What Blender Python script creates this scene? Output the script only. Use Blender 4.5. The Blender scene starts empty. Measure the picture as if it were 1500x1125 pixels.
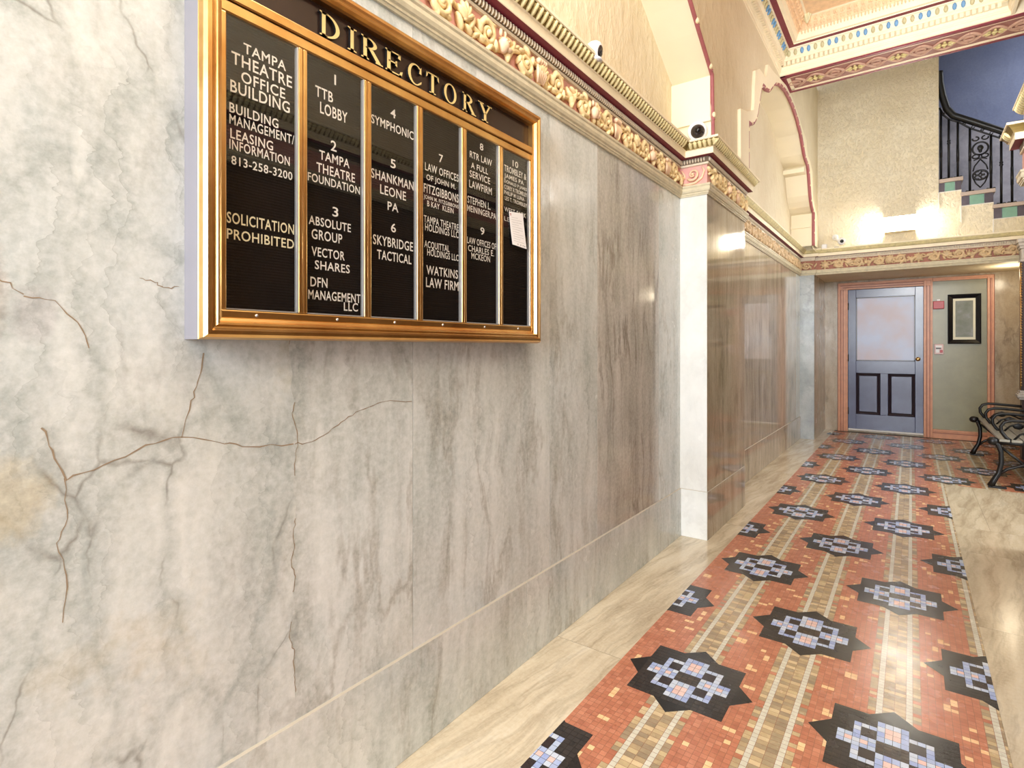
import bpy, bmesh, math, random
from mathutils import Vector, Matrix
random.seed(7)
R = math.radians
C = bpy.context.scene.collection
SC = bpy.context.scene

# ------------------------------------------------------------------ camera, world, lights, exposure
cam_d = bpy.data.cameras.new('camera'); cam = bpy.data.objects.new('camera', cam_d); C.objects.link(cam)
cam.location = (0, 0, 1.2); cam.rotation_euler = (R(90), 0, math.atan(585/803))
cam_d.sensor_width = 36; cam_d.lens = 803/1500*36; cam_d.shift_y = -52.5/1500
cam_d.clip_start = 0.02; cam_d.clip_end = 100
SC.camera = cam
SC.view_settings.view_transform = 'Standard'; SC.view_settings.look = 'None'
SC.view_settings.gamma = 1; SC.view_settings.use_curve_mapping = False
SC.view_settings.exposure = 0.0
SC.cycles.use_denoising = True
SC.cycles.max_bounces = 8; SC.cycles.diffuse_bounces = 5; SC.cycles.glossy_bounces = 4
SC.cycles.sample_clamp_indirect = 12; SC.cycles.caustics_reflective = False; SC.cycles.caustics_refractive = False
w = bpy.data.worlds.new('world'); SC.world = w; w.use_nodes = True
bg = w.node_tree.nodes['Background']; bg.inputs[0].default_value = (0.93, 0.96, 1.0, 1); bg.inputs[1].default_value = 1.0

def area(name, loc, rot, sx, sy, power, col=(1, 1, 1), spread=180):
    d = bpy.data.lights.new(name, 'AREA'); d.shape = 'RECTANGLE'; d.size = sx; d.size_y = sy
    d.energy = power; d.color = col; d.spread = R(spread)
    o = bpy.data.objects.new(name, d); C.objects.link(o); o.location = loc; o.rotation_euler = rot
    return o
area('daylight_entrance', (-0.25, -3.0, 2.0), (R(84), 0, 0), 1.6, 2.4, 345, (0.90, 0.955, 1.0))
area('near_wall_fill', (-0.15, 1.2, 3.9), (0, 0, 0), 0.9, 0.9, 36, (1.0, 0.985, 0.95))  # added fill overhead, no lamp known here; brightens the near walls
area('side_hall_fill', (2.9, 5.0, 1.9), (R(90), 0, R(62)), 1.8, 2.4, 80, (0.98, 0.99, 1.0))  # added fill in the side opening; lights the door and recess wall
area('bay_fill', (0.95, 5.1, 2.95), (0, 0, 0), 0.5, 0.9, 14, (1.0, 0.97, 0.91))  # added fill above the bay, no fixture known there
area('stairwell_daylight', (1.9, 8.8, 4.9), (R(20), R(35), 0), 0.8, 0.8, 15, (0.9, 0.94, 1.0))
def bulb(name, loc, power, rad, col):
    d = bpy.data.lights.new(name, 'POINT'); d.energy = power; d.shadow_soft_size = rad; d.color = col
    o = bpy.data.objects.new(name, d); C.objects.link(o); o.location = loc; return o
area('rear_wall_fill', (0.12, 3.15, 2.76), (R(96), 0, 0), .28, .28, 12.5, (1.0, 0.97, 0.91), 84)  # added spot aimed backwards to brighten the rear wall
bulb('alcove_lamp', (0.95, 8.62, 2.06), 5.5, .06, (1.0, 0.86, 0.62))

# ------------------------------------------------------------------ helpers
def lin(c):
    return tuple(((v/255)/12.92 if v/255 <= .04045 else ((v/255+.055)/1.055)**2.4) for v in c) + (1,)

class MB:
    """collects quads, boxes, tubes and links them as one mesh object"""
    def __init__(s): s.v = []; s.f = []; s.m = []; s.sm = []; s.att = []; s.cur = 0.0; s.col = None; s.cols = []
    def add(s, vs, fs, m=0, smooth=False):
        b = len(s.v); s.v += [tuple(p) for p in vs]
        for f in fs:
            s.f.append(tuple(b+i for i in f)); s.m.append(m); s.sm.append(smooth); s.att.append(s.cur); s.cols.append(s.col)
    def quad(s, a, b, c, d, m=0): s.add([a, b, c, d], [(0, 1, 2, 3)], m)
    def box(s, x0, x1, y0, y1, z0, z1, m=0):
        v = [(x0,y0,z0),(x1,y0,z0),(x1,y1,z0),(x0,y1,z0),(x0,y0,z1),(x1,y0,z1),(x1,y1,z1),(x0,y1,z1)]
        s.add(v, [(0,3,2,1),(4,5,6,7),(0,1,5,4),(1,2,6,5),(2,3,7,6),(3,0,4,7)], m)
    def bbox(s, x0, x1, y0, y1, z0, z1, b=.004, m=0):
        """box with chamfered edges"""
        bm = bmesh.new(); bmesh.ops.create_cube(bm, size=1)
        for v in bm.verts: v.co = Vector(((x0+x1)/2+v.co.x*(x1-x0), (y0+y1)/2+v.co.y*(y1-y0), (z0+z1)/2+v.co.z*(z1-z0)))
        bmesh.ops.bevel(bm, geom=list(bm.edges), offset=b, segments=2, profile=.5, affect='EDGES')
        bm.verts.index_update(); s.add([v.co[:] for v in bm.verts], [[v.index for v in f.verts] for f in bm.faces], m); bm.free()
    def poly_extrude(s, pts, dirv, m=0, caps=True, ms=None):
        """pts: list of 3D points (ccw seen against dirv); extruded by dirv"""
        n = len(pts); d = Vector(dirv); v = [Vector(p) for p in pts]; v2 = [p+d for p in v]
        fs = [(i, (i+1) % n, n+(i+1) % n, n+i) for i in range(n)]
        s.add(v+v2, fs, m if ms is None else ms)
        if caps: s.add(v2, [tuple(range(n))], m); s.add(v, [tuple(reversed(range(n)))], m)
    def tube(s, pts, rad, m=0, n=8, cap=True, flat=1.0, up=None):
        pts = [Vector(p) for p in pts]; k = len(pts)
        if not hasattr(rad, '__len__'): rad = [rad]*k
        vs = []; prev = None
        for i, p in enumerate(pts):
            t = (pts[min(i+1, k-1)]-pts[max(i-1, 0)]).normalized()
            if up is not None: a = Vector(up)
            elif prev is not None: a = prev
            else: a = Vector((0, 0, 1)) if abs(t.z) < .9 else Vector((1, 0, 0))
            a = (a-t*a.dot(t))
            a = a.normalized() if a.length > 1e-6 else t.orthogonal().normalized()
            b = t.cross(a); prev = a
            for j in range(n):
                an = 2*math.pi*j/n
                vs.append(p + (a*math.cos(an)*flat + b*math.sin(an))*rad[i])
        fs = [(i*n+j, i*n+(j+1) % n, (i+1)*n+(j+1) % n, (i+1)*n+j) for i in range(k-1) for j in range(n)]
        if cap: fs += [tuple(reversed(range(n))), tuple((k-1)*n+j for j in range(n))]
        s.add(vs, fs, m, True)
    def lathe(s, prof, o=(0,0,0), ax=(0,0,1), m=0, n=20):
        """prof: (r, h) list, turned about the axis ax from o"""
        ax = Vector(ax).normalized(); a = ax.orthogonal().normalized(); b = ax.cross(a); o = Vector(o)
        vs = []; k = len(prof)
        for r, h in prof:
            for j in range(n):
                an = 2*math.pi*j/n; vs.append(o+ax*h+(a*math.cos(an)+b*math.sin(an))*r)
        fs = [(i*n+j, i*n+(j+1) % n, (i+1)*n+(j+1) % n, (i+1)*n+j) for i in range(k-1) for j in range(n)]
        fs += [tuple(reversed(range(n))), tuple((k-1)*n+j for j in range(n))]
        s.add(vs, fs, m, True)
    def ell(s, c, A, B, Cc, m=0, nu=8, nv=5):
        """ellipsoid with half-axis vectors A, B, Cc"""
        c = Vector(c); A = Vector(A); B = Vector(B); Cc = Vector(Cc); vs = [c-Cc]; fs = []
        for i in range(1, nv):
            ph = -math.pi/2+math.pi*i/nv
            for j in range(nu):
                th = 2*math.pi*j/nu
                vs.append(c+A*math.cos(ph)*math.cos(th)+B*math.cos(ph)*math.sin(th)+Cc*math.sin(ph))
        vs.append(c+Cc); top = len(vs)-1
        for j in range(nu): fs.append((0, 1+(j+1) % nu, 1+j)); fs.append((top, top-nu+j, top-nu+(j+1) % nu))
        for i in range(nv-2):
            for j in range(nu): fs.append((1+i*nu+j, 1+i*nu+(j+1) % nu, 1+(i+1)*nu+(j+1) % nu, 1+(i+1)*nu+j))
        s.add(vs, fs, m, True)
    def build(s, name, mats, parent=None, smooth=None, recalc=True):
        me = bpy.data.meshes.new(name); me.from_pydata(s.v, [], s.f)
        if not isinstance(mats, (list, tuple)): mats = [mats]
        for x in mats: me.materials.append(x)
        me.polygons.foreach_set('material_index', s.m)
        me.polygons.foreach_set('use_smooth', s.sm if smooth is None else [smooth]*len(s.f))
        if any(s.att):
            a = me.attributes.new('slab', 'FLOAT', 'FACE'); a.data.foreach_set('value', s.att)
        if any(c is not None for c in s.cols):
            a = me.attributes.new('tile', 'FLOAT_COLOR', 'FACE')
            a.data.foreach_set('color', [k for c in s.cols for k in (c or (0, 0, 0, 1))])
        if recalc:
            bm = bmesh.new(); bm.from_mesh(me); bmesh.ops.recalc_face_normals(bm, faces=bm.faces); bm.to_mesh(me); bm.free()
        me.update()
        o = bpy.data.objects.new(name, me); C.objects.link(o)
        if parent is not None: o.parent = parent; o.matrix_parent_inverse = Matrix.Translation(-Vector(parent.location)) if parent.type == 'EMPTY' else Matrix.Identity(4)
        return o

def thing(name, label, cat, loc, group=None):
    o = bpy.data.objects.new(name, None); C.objects.link(o); o.location = loc; o.empty_display_size = .05
    o['label'] = label; o['category'] = cat
    if group: o['group'] = group
    return o
def tag(o, label, cat, group=None):
    o['label'] = label; o['category'] = cat
    if group: o['group'] = group
    return o
def struct(o): o['kind'] = 'structure'; return o

# ------------------------------------------------------------------ materials
class NT:
    def __init__(s, name):
        s.mat = bpy.data.materials.new(name); s.mat.use_nodes = True; s.t = s.mat.node_tree; s.b = s.t.nodes['Principled BSDF']
    def n(s, typ, **kw):
        nd = s.t.nodes.new(typ)
        for k, v in kw.items():
            if k.startswith('i_'):
                key = k[2:]; key = int(key) if key.isdigit() else key.replace('_', ' ')
                if isinstance(v, bpy.types.NodeSocket): s.t.links.new(v, nd.inputs[key])
                else: nd.inputs[key].default_value = v
            else: setattr(nd, k, v)
        return nd
    def link(s, a, b): s.t.links.new(a, b)
    def math(s, op, a, b=0.0, c=None, clamp=False):
        nd = s.n('ShaderNodeMath', operation=op, use_clamp=clamp)
        for i, v in enumerate((a, b) if c is None else (a, b, c)):
            if isinstance(v, bpy.types.NodeSocket): s.link(v, nd.inputs[i])
            else: nd.inputs[i].default_value = v
        return nd.outputs[0]
    def ramp(s, fac, stops, interp='LINEAR'):
        nd = s.n('ShaderNodeValToRGB'); cr = nd.color_ramp; cr.interpolation = interp
        while len(cr.elements) < len(stops): cr.elements.new(.5)
        for e, (p, c) in zip(cr.elements, stops): e.position = p; e.color = c if len(c) == 4 else lin(c)
        s.link(fac, nd.inputs[0]); return nd.outputs[0]
    def mix(s, fac, a, b, blend='MIX'):
        nd = s.n('ShaderNodeMix', data_type='RGBA', blend_type=blend)
        for k, v in ((0, fac), (6, a), (7, b)):
            if isinstance(v, bpy.types.NodeSocket): s.link(v, nd.inputs[k])
            else: nd.inputs[k].default_value = v
        return nd.outputs[2]
    def noise(s, vec, scale, detail=4, rough=.55, dist=0.0):
        nd = s.n('ShaderNodeTexNoise'); s.link(vec, nd.inputs['Vector'])
        nd.inputs['Scale'].default_value = scale; nd.inputs['Detail'].default_value = detail
        nd.inputs['Roughness'].default_value = rough; nd.inputs['Distortion'].default_value = dist
        return nd.outputs[0]
    def vmul(s, vec, k):
        nd = s.n('ShaderNodeVectorMath', operation='MULTIPLY'); s.link(vec, nd.inputs[0]); nd.inputs[1].default_value = k; return nd.outputs[0]
    def bump(s, h, strength, dist=.01):
        nd = s.n('ShaderNodeBump'); nd.inputs['Strength'].default_value = strength; nd.inputs['Distance'].default_value = dist
        s.link(h, nd.inputs['Height']); s.link(nd.outputs[0], s.b.inputs['Normal'])
    def obj(s): return s.n('ShaderNodeTexCoord').outputs['Object']

def plain(name, col, rough=.5, metal=0.0, var=.0, scale=20, spec=.5, bump=0.0, emis=0.0, coat=0.0):
    t = NT(name); c = lin(col)
    vec = t.obj(); nz = t.noise(vec, scale, 5, .6)
    if var:
        lo = tuple(max(0, k*(1-var)) for k in c[:3])+(1,); hi = tuple(min(1, k*(1+var)) for k in c[:3])+(1,)
        t.link(t.ramp(nz, [(.3, lo), (.7, hi)]), t.b.inputs['Base Color'])
    else: t.b.inputs['Base Color'].default_value = c
    t.b.inputs['Roughness'].default_value = rough; t.b.inputs['Metallic'].default_value = metal
    t.b.inputs['Specular IOR Level'].default_value = spec; t.b.inputs['Coat Weight'].default_value = coat; t.b.inputs['Coat Roughness'].default_value = .08
    if bump: t.bump(nz, bump, .004)
    if emis: t.b.inputs['Emission Color'].default_value = c; t.b.inputs['Emission Strength'].default_value = emis
    return t.mat

def marble(name, pal, streak=(6.5, .75), vein=(110, 100, 90), veinamt=.55, rough=.14, breccia=0.0, mott=.10, bands=0.0, edge=None):
    t = NT(name); vec = t.obj()
    sp = t.n('ShaderNodeSeparateXYZ'); t.link(vec, sp.inputs[0])
    at = t.n('ShaderNodeAttribute', attribute_name='slab')
    u = t.math('ADD', sp.outputs[0], sp.outputs[1])
    cb = t.n('ShaderNodeCombineXYZ'); t.link(t.math('MULTIPLY_ADD', at.outputs['Fac'], 3.7, u), cb.inputs[0])
    t.link(t.math('MULTIPLY', at.outputs['Fac'], 7.3), cb.inputs[1]); t.link(sp.outputs[2], cb.inputs[2])
    P = cb.outputs[0]
    # soft wandering of the streaks
    wob = t.n('ShaderNodeTexNoise'); t.link(P, wob.inputs['Vector']); wob.inputs['Scale'].default_value = 2.2; wob.inputs['Detail'].default_value = 5
    wv = t.n('ShaderNodeVectorMath', operation='MULTIPLY_ADD'); t.link(wob.outputs[1], wv.inputs[0]); wv.inputs[1].default_value = (.12, 0, .3); t.link(P, wv.inputs[2])
    Pw = wv.outputs[0]
    a = t.noise(t.vmul(Pw, (streak[0], 1, streak[1])), 1.0, 7, .62)
    b = t.noise(t.vmul(Pw, (streak[0]*3.4, 1, streak[1]*2.2)), 1.0, 6, .65)
    c3 = t.noise(t.vmul(Pw, (5, 5, 3.2)), 1.0, 7, .68)
    f = t.math('ADD', t.math('MULTIPLY_ADD', b, .18, t.math('MULTIPLY', a, .50)), t.math('MULTIPLY', c3, .32))
    k = len(pal); col = t.ramp(f, [(.33+.36*i/(k-1), pal[i]) for i in range(k)])
    st = t.noise(t.vmul(Pw, (streak[0]*2.6, 1, streak[1]*3.0)), 1.0, 4, .6)
    sk = t.math('MULTIPLY', t.ramp(st, [(.56, (0, 0, 0, 1)), (.68, (1, 1, 1, 1))]), t.ramp(t.noise(P, 2.6, 3), [(.40, (.1, .1, .1, 1)), (.62, (1, 1, 1, 1))]))
    col = t.mix(t.math('MULTIPLY', sk, veinamt*.75), col, lin(vein))
    # large tonal drift: warm and greenish patches
    d = t.noise(P, 1.6, 3, .5); col = t.mix(t.math('MULTIPLY', t.math('SUBTRACT', d, .42, None, True), 1.1, None, True), col, lin((226, 218, 204)), 'MULTIPLY')
    g = t.noise(t.vmul(P, (1, 1, .6)), 3.1, 4, .6); col = t.mix(t.math('MULTIPLY', t.math('SUBTRACT', g, .5, None, True), 1.5, None, True), col, lin((204, 214, 207)), 'MULTIPLY')
    # thin dark veins along the ridges of a noise field
    r = t.noise(t.vmul(Pw, (streak[0]*.75, 1, streak[1]*1.5)), 1.0, 5, .6)
    ridge = t.math('SUBTRACT', 1.0, t.math('MULTIPLY', t.math('ABSOLUTE', t.math('SUBTRACT', r, .5)), 26), None, True)
    msk = t.math('MULTIPLY', ridge, t.ramp(t.noise(P, 2.3, 3), [(.42, (0, 0, 0, 1)), (.62, (1, 1, 1, 1))]))
    col = t.mix(t.math('MULTIPLY', msk, veinamt), col, lin(vein))
    if bands:                                                      # wandering vertical bands, crisp on one side and fading on the other
        for k_, of_, fr_ in ((6.3, .13, .30), (9.7, .61, .22)):
            wz = t.noise(t.vmul(P, (1.2, 1, 2.6)), 1.7, 5, .62); wz2 = t.noise(t.vmul(P, (4, 1, 9)), 1.5, 5, .65)
            ph = t.math('ADD', t.math('MULTIPLY_ADD', u, k_, of_), t.math('MULTIPLY_ADD', wz2, .30, t.math('MULTIPLY', wz, 2.4)))
            fz = t.math('FRACT', ph); bd = t.math('SUBTRACT', 1.0, t.math('DIVIDE', fz, fr_), None, True)
            mk3 = t.ramp(t.noise(t.vmul(P, (2.2, 1, 1.1)), 1.6, 3), [(.44, (0, 0, 0, 1)), (.62, (1, 1, 1, 1))])
            grain = t.ramp(t.noise(P, 22, 5, .72), [(.25, (.35, .35, .35, 1)), (.7, (1, 1, 1, 1))])
            col = t.mix(t.math('MULTIPLY', t.math('MULTIPLY', t.math('MULTIPLY', bd, mk3), grain), bands), col, lin((150, 157, 152)))
            ln = t.math('SUBTRACT', 1.0, t.math('MULTIPLY', fz, 60), None, True)
            col = t.mix(t.math('MULTIPLY', t.math('MULTIPLY', ln, mk3), bands*.6), col, lin((112, 108, 98)))
    if edge is not None:
        dd = t.math('SUBTRACT', sp.outputs[1], t.math('MULTIPLY_ADD', t.noise(t.vmul(vec, (1, 1, 1)), 7, 4, .6), .05, edge-.03))
        eb = t.math('SUBTRACT', 1.0, t.math('DIVIDE', dd, .075), None, True)
        eg = t.ramp(t.noise(vec, 18, 5, .7), [(.25, (.3, .3, .3, 1)), (.7, (1, 1, 1, 1))])
        col = t.mix(t.math('MULTIPLY', t.math('MULTIPLY', eb, eg), .62), col, lin((126, 132, 124)))
    if breccia:
        m0 = t.noise(P, 14, 5, .7)
        vo = t.n('ShaderNodeTexVoronoi', feature='DISTANCE_TO_EDGE'); vo.inputs['Scale'].default_value = 1.0
        wv2 = t.n('ShaderNodeVectorMath', operation='MULTIPLY_ADD'); t.link(wob.outputs[1], wv2.inputs[0]); wv2.inputs[1].default_value = (.34, 0, .5); t.link(P, wv2.inputs[2])
        t.link(t.vmul(wv2.outputs[0], (6.2, 1, 2.6)), vo.inputs['Vector'])
        wd = t.ramp(t.noise(P, 4.0, 4), [(.3, (.006, .006, .006, 1)), (.70, (.26, .26, .26, 1))])
        ed = t.math('SUBTRACT', 1.0, t.math('DIVIDE', vo.outputs['Distance'], wd), None, True)
        col = t.mix(t.math('MULTIPLY', t.math('MULTIPLY', ed, t.ramp(m0, [(.3, (.35, .35, .35, 1)), (.7, (1, 1, 1, 1))])), breccia), col, lin((150, 158, 153)))
        ed2 = t.math('SUBTRACT', 1.0, t.math('MULTIPLY', vo.outputs['Distance'], 55), None, True)
        mk = t.ramp(t.noise(P, 5.5, 3), [(.5, (0, 0, 0, 1)), (.62, (1, 1, 1, 1))])
        col = t.mix(t.math('MULTIPLY', t.math('MULTIPLY', ed2, mk), .6), col, lin((116, 108, 98)))
        V = t.noise(vec, 16, 5, .7)
        for cy, cz, ry, rz_, cc in ((.205, 1.30, .035, .085, (140, 120, 104)), (.235, .95, .06, .07, (206, 190, 152)), (.275, 1.26, .03, .05, (176, 172, 172))):
            dy = t.math('POWER', t.math('DIVIDE', t.math('SUBTRACT', sp.outputs[1], cy), ry), 2.0); dz = t.math('POWER', t.math('DIVIDE', t.math('SUBTRACT', sp.outputs[2], cz), rz_), 2.0)
            mk2 = t.math('SUBTRACT', t.math('MULTIPLY_ADD', V, 2.6, .1), t.math('ADD', dy, dz), None, True)
            col = t.mix(t.math('MULTIPLY', mk2, .42), col, lin(cc))
        bl = t.noise(P, 3.3, 5, .6); col = t.mix(t.math('MULTIPLY', t.math('SUBTRACT', bl, .6, None, True), 3, None, True), col, lin((200, 184, 150)))
    m2 = t.noise(P, 60, 4, .7); col = t.mix(mott, col, t.ramp(m2, [(.3, (90, 90, 90)), (.7, (250, 250, 250))]), 'OVERLAY')
    t.link(col, t.b.inputs['Base Color'])
    t.b.inputs['Roughness'].default_value = rough
    t.link(t.ramp(t.noise(P, 7, 4), [(.3, (rough*.7,)*3+(1,)), (.75, (rough*1.5,)*3+(1,))]), t.b.inputs['Roughness'])
    t.bump(t.noise(P, 9, 3), .03, .01)
    return t.mat

M = {}
M['breccia'] = marble('pale_veined_marble', [(180, 188, 186), (207, 211, 208), (221, 223, 218), (229, 230, 225)], (4.6, 1.1), (158, 158, 152), .35, .26, .55, .22, .56)
M['slab_edge'] = marble('green_grey_edged_marble', [(174, 180, 176), (206, 211, 208), (225, 228, 225), (236, 238, 235)], (6.0, .8), (142, 136, 122), .5, .2, 0.0, .25, .30, .756)
M['slab_grey'] = marble('grey_streaked_marble', [(174, 180, 176), (206, 211, 208), (225, 228, 225), (236, 238, 235)], (6.0, .8), (142, 136, 122), .5, .2, 0.0, .25, .35)
M['slab_brown'] = marble('brown_streaked_marble', [(150, 146, 137), (186, 183, 175), (209, 206, 199), (222, 220, 214)], (8.0, .7), (116, 103, 88), .6, .12, 0.0, .2, .3)
M['slab_polished'] = marble('polished_tan_marble', [(142, 129, 110), (170, 157, 138), (190, 179, 161), (204, 196, 181)], (7.5, .6), (116, 102, 84), .5, .075)
M['slab_tan'] = marble('tan_marble', [(146, 128, 104), (174, 156, 130), (192, 176, 151), (206, 192, 170)], (5, 1.1), (96, 80, 62), .5, .2)
M['marble_white'] = marble('white_marble', [(206, 206, 203), (226, 227, 224), (236, 237, 234), (242, 243, 240)], (3, 1.2), (190, 188, 184), .3, .22, 0, .05)
M['marble_blue'] = marble('blue_grey_marble', [(128, 136, 140), (160, 166, 168), (184, 188, 188), (200, 202, 202)], (2.5, 2.0), (110, 116, 120), .4, .2)
M['mortar'] = plain('slab_joint', (104, 94, 82), .9)
M['crack'] = plain('marble_crack', (150, 130, 106), .8)
M['ledge'] = plain('lit_bevel_line', (188, 178, 160), .4)  # pale tone on the baseboard bevel stands in for its lit edge

def travertine():
    t = NT('travertine'); vec = t.obj(); at = t.n('ShaderNodeAttribute', attribute_name='slab')
    of = t.n('ShaderNodeVectorMath', operation='MULTIPLY_ADD'); t.link(at.outputs['Fac'], of.inputs[0]); of.inputs[1].default_value = (5.1, 3.3, 0); t.link(vec, of.inputs[2])
    P = of.outputs[0]
    sk = t.n('ShaderNodeMapping'); sk.inputs['Rotation'].default_value = (0, 0, R(7)); t.link(P, sk.inputs['Vector']); P = sk.outputs[0]
    wob = t.n('ShaderNodeTexNoise'); t.link(P, wob.inputs['Vector']); wob.inputs['Scale'].default_value = 3; wob.inputs['Detail'].default_value = 4
    wv = t.n('ShaderNodeVectorMath', operation='MULTIPLY_ADD'); t.link(wob.outputs[1], wv.inputs[0]); wv.inputs[1].default_value = (.09, .2, 0); t.link(P, wv.inputs[2])
    a = t.noise(t.vmul(wv.outputs[0], (13, 1.5, 1)), 1, 8, .62)
    col = t.ramp(a, [(.28, (178, 162, 134)), (.42, (204, 188, 160)), (.55, (222, 208, 180)), (.72, (232, 221, 198))])
    r = t.noise(t.vmul(wv.outputs[0], (9, .9, 1)), 1, 5, .6)
    ridge = t.math('SUBTRACT', 1.0, t.math('MULTIPLY', t.math('ABSOLUTE', t.math('SUBTRACT', r, .5)), 24), None, True)
    col = t.mix(t.math('MULTIPLY', ridge, .26), col, lin((140, 122, 98)))
    col = t.mix(.12, col, t.ramp(t.noise(P, 70, 4, .7), [(.3, (80, 80, 80)), (.7, (250, 250, 250))]), 'OVERLAY')
    t.link(col, t.b.inputs['Base Color']); t.b.inputs['Roughness'].default_value = .17
    t.bump(t.noise(P, 30, 3), .04, .004)
    return t.mat
M['travertine'] = travertine()

def mosaic():
    t = NT('mosaic_tiles'); at = t.n('ShaderNodeAttribute', attribute_name='tile'); vec = t.obj()
    c = t.mix(.22, at.outputs['Color'], t.ramp(t.noise(vec, 26, 4, .65), [(.25, (90, 90, 90)), (.75, (240, 240, 240))]), 'OVERLAY')
    t.link(c, t.b.inputs['Base Color'])
    t.link(t.ramp(t.noise(vec, 9, 4), [(.3, (.2, .2, .2, 1)), (.7, (.3, .3, .3, 1))]), t.b.inputs['Roughness'])
    t.bump(t.noise(vec, 45, 3), .12, .003)
    return t.mat
M['mosaic'] = mosaic()

def plaster(name, col, dark, bump=.5, scale=16, rough=.75, varscale=2.2):
    t = NT(name); vec = t.obj()
    d = t.noise(vec, varscale, 5, .6); c = t.ramp(d, [(.3, dark), (.62, col)])
    c = t.mix(.10, c, t.ramp(t.noise(vec, 40, 4, .7), [(.3, (110, 110, 110)), (.7, (240, 240, 240))]), 'OVERLAY')
    t.link(c, t.b.inputs['Base Color']); t.b.inputs['Roughness'].default_value = rough; t.b.inputs['Specular IOR Level'].default_value = .25
    h = t.math('ADD', t.ramp(t.noise(t.vmul(vec, (1, 1, .6)), scale, 5, .6), [(.45, (0, 0, 0, 1)), (.7, (1, 1, 1, 1))]), t.math('MULTIPLY', t.noise(vec, scale*3.5, 3), .35))
    t.bump(h, bump, .012)
    return t.mat
M['plaster'] = plaster('yellow_plaster', (243, 232, 204), (234, 220, 188), .4, 13)
M['plaster_tan'] = plaster('tan_plaster', (232, 221, 196), (221, 208, 180), .45, 13)
M['stucco'] = plaster('rough_stucco', (240, 230, 206), (232, 219, 190), .8, 44)
M['cream'] = plain('cream_paint', (246, 234, 206), .55, var=.05, scale=12)
M['cream_smooth'] = plain('smooth_cream_plaster', (246, 236, 210), .6, var=.03, scale=3)
M['stone'] = plain('grey_beige_moulding', (206, 196, 168), .55, var=.12, scale=24, bump=.1)
M['dentil'] = plain('grey_dentil', (216, 204, 182), .6, var=.08, scale=30)
M['maroon'] = plain('maroon_paint', (128, 44, 60), .5, var=.12, scale=30)
M['rope'] = plain('faded_maroon_rope', (166, 96, 100), .55, var=.1, scale=30)
M['bead'] = plain('cream_bead', (240, 224, 188), .5, var=.05)
M['rose'] = plain('rose_ground', (220, 164, 156), .6, var=.12, scale=18)
M['redbrown'] = plain('red_brown_ground', (164, 108, 88), .6, var=.12, scale=18)
M['mauve'] = plain('mauve_ground', (158, 108, 100), .6, var=.14, scale=22)
M['gilt'] = plain('cream_gilt_relief', (244, 218, 166), .5, var=.14, scale=26)
M['gilt_pale'] = plain('pale_pink_relief', (242, 208, 174), .5, var=.12, scale=20)
M['gilt_far'] = plain('tan_relief', (214, 186, 146), .5, var=.14, scale=26)
M['leaf'] = plain('green_gold_leaf', (226, 214, 164), .5, var=.18, scale=30)
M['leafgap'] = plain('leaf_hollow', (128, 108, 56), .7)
M['peach'] = plain('peach_relief', (240, 206, 168), .6, var=.12, scale=20)
M['eggblue'] = plain('blue_egg', (112, 160, 206), .5, var=.1)
M['egggreen'] = plain('sage_egg', (196, 188, 148), .5, var=.1)
M['droplet'] = plain('pale_green_drop', (222, 216, 178), .5, var=.08)
M['lace'] = plain('mauve_lacework', (196, 158, 138), .55, var=.1)
M['rosette'] = plain('green_gold_rosette', (214, 198, 142), .5, var=.2, scale=40)

def brass():
    t = NT('polished_bronze'); vec = t.obj()
    c = t.ramp(t.noise(t.vmul(vec, (1, 1, 1)), 5, 5, .6), [(.3, (202, 152, 90)), (.7, (240, 204, 140))])
    t.link(c, t.b.inputs['Base Color']); t.b.inputs['Metallic'].default_value = 1; t.b.inputs['Roughness'].default_value = .28
    return t.mat
M['brass'] = brass()
M['letter_gold'] = plain('gold_letter_face', (236, 208, 140), .4, var=.05)
M['black'] = plain('black_edge', (14, 12, 12), .5)
M['silver'] = plain('satin_aluminium', (214, 212, 210), .3, .6)
M['case_grey'] = plain('grey_case_side', (132, 129, 136), .4, .2)
M['header'] = plain('dark_bronze_panel', (62, 46, 40), .22, .3, var=.1, scale=6)
def felt():
    t = NT('ribbed_black_felt'); vec = t.obj(); sp = t.n('ShaderNodeSeparateXYZ'); t.link(vec, sp.inputs[0])
    wv = t.math('SINE', t.math('MULTIPLY', sp.outputs[2], 1000))
    nz = t.noise(vec, 120, 3)
    t.link(t.ramp(t.math('MULTIPLY_ADD', wv, .25, nz), [(.3, (5, 5, 6)), (.8, (15, 15, 17))]), t.b.inputs['Base Color'])
    t.b.inputs['Roughness'].default_value = .95; t.b.inputs['Specular IOR Level'].default_value = .12; t.bump(t.math('ADD', wv, nz), .4, .001)
    return t.mat
M['felt'] = felt()
M['white_letter'] = plain('white_plastic_letter', (248, 246, 240), .5)
M['cream_letter'] = plain('cream_plastic_letter', (246, 238, 202), .5)
def glass():
    t = NT('clear_glass'); t.t.nodes.remove(t.b)
    tr = t.n('ShaderNodeBsdfTransparent'); gl = t.n('ShaderNodeBsdfGlossy'); gl.inputs['Roughness'].default_value = .02
    ge = t.n('ShaderNodeNewGeometry'); dp = t.n('ShaderNodeVectorMath', operation='DOT_PRODUCT'); t.link(ge.outputs['Incoming'], dp.inputs[0]); t.link(ge.outputs['Normal'], dp.inputs[1])
    fr = t.math('MULTIPLY_ADD', t.math('POWER', t.math('SUBTRACT', 1.0, t.math('ABSOLUTE', dp.outputs['Value']), None, True), 5.0), .96, .04)
    mx = t.n('ShaderNodeMixShader'); t.link(fr, mx.inputs[0]); t.link(tr.outputs[0], mx.inputs[1]); t.link(gl.outputs[0], mx.inputs[2])
    t.link(mx.outputs[0], t.t.nodes['Material Output'].inputs[0]); return t.mat
M['glass'] = glass()
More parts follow.
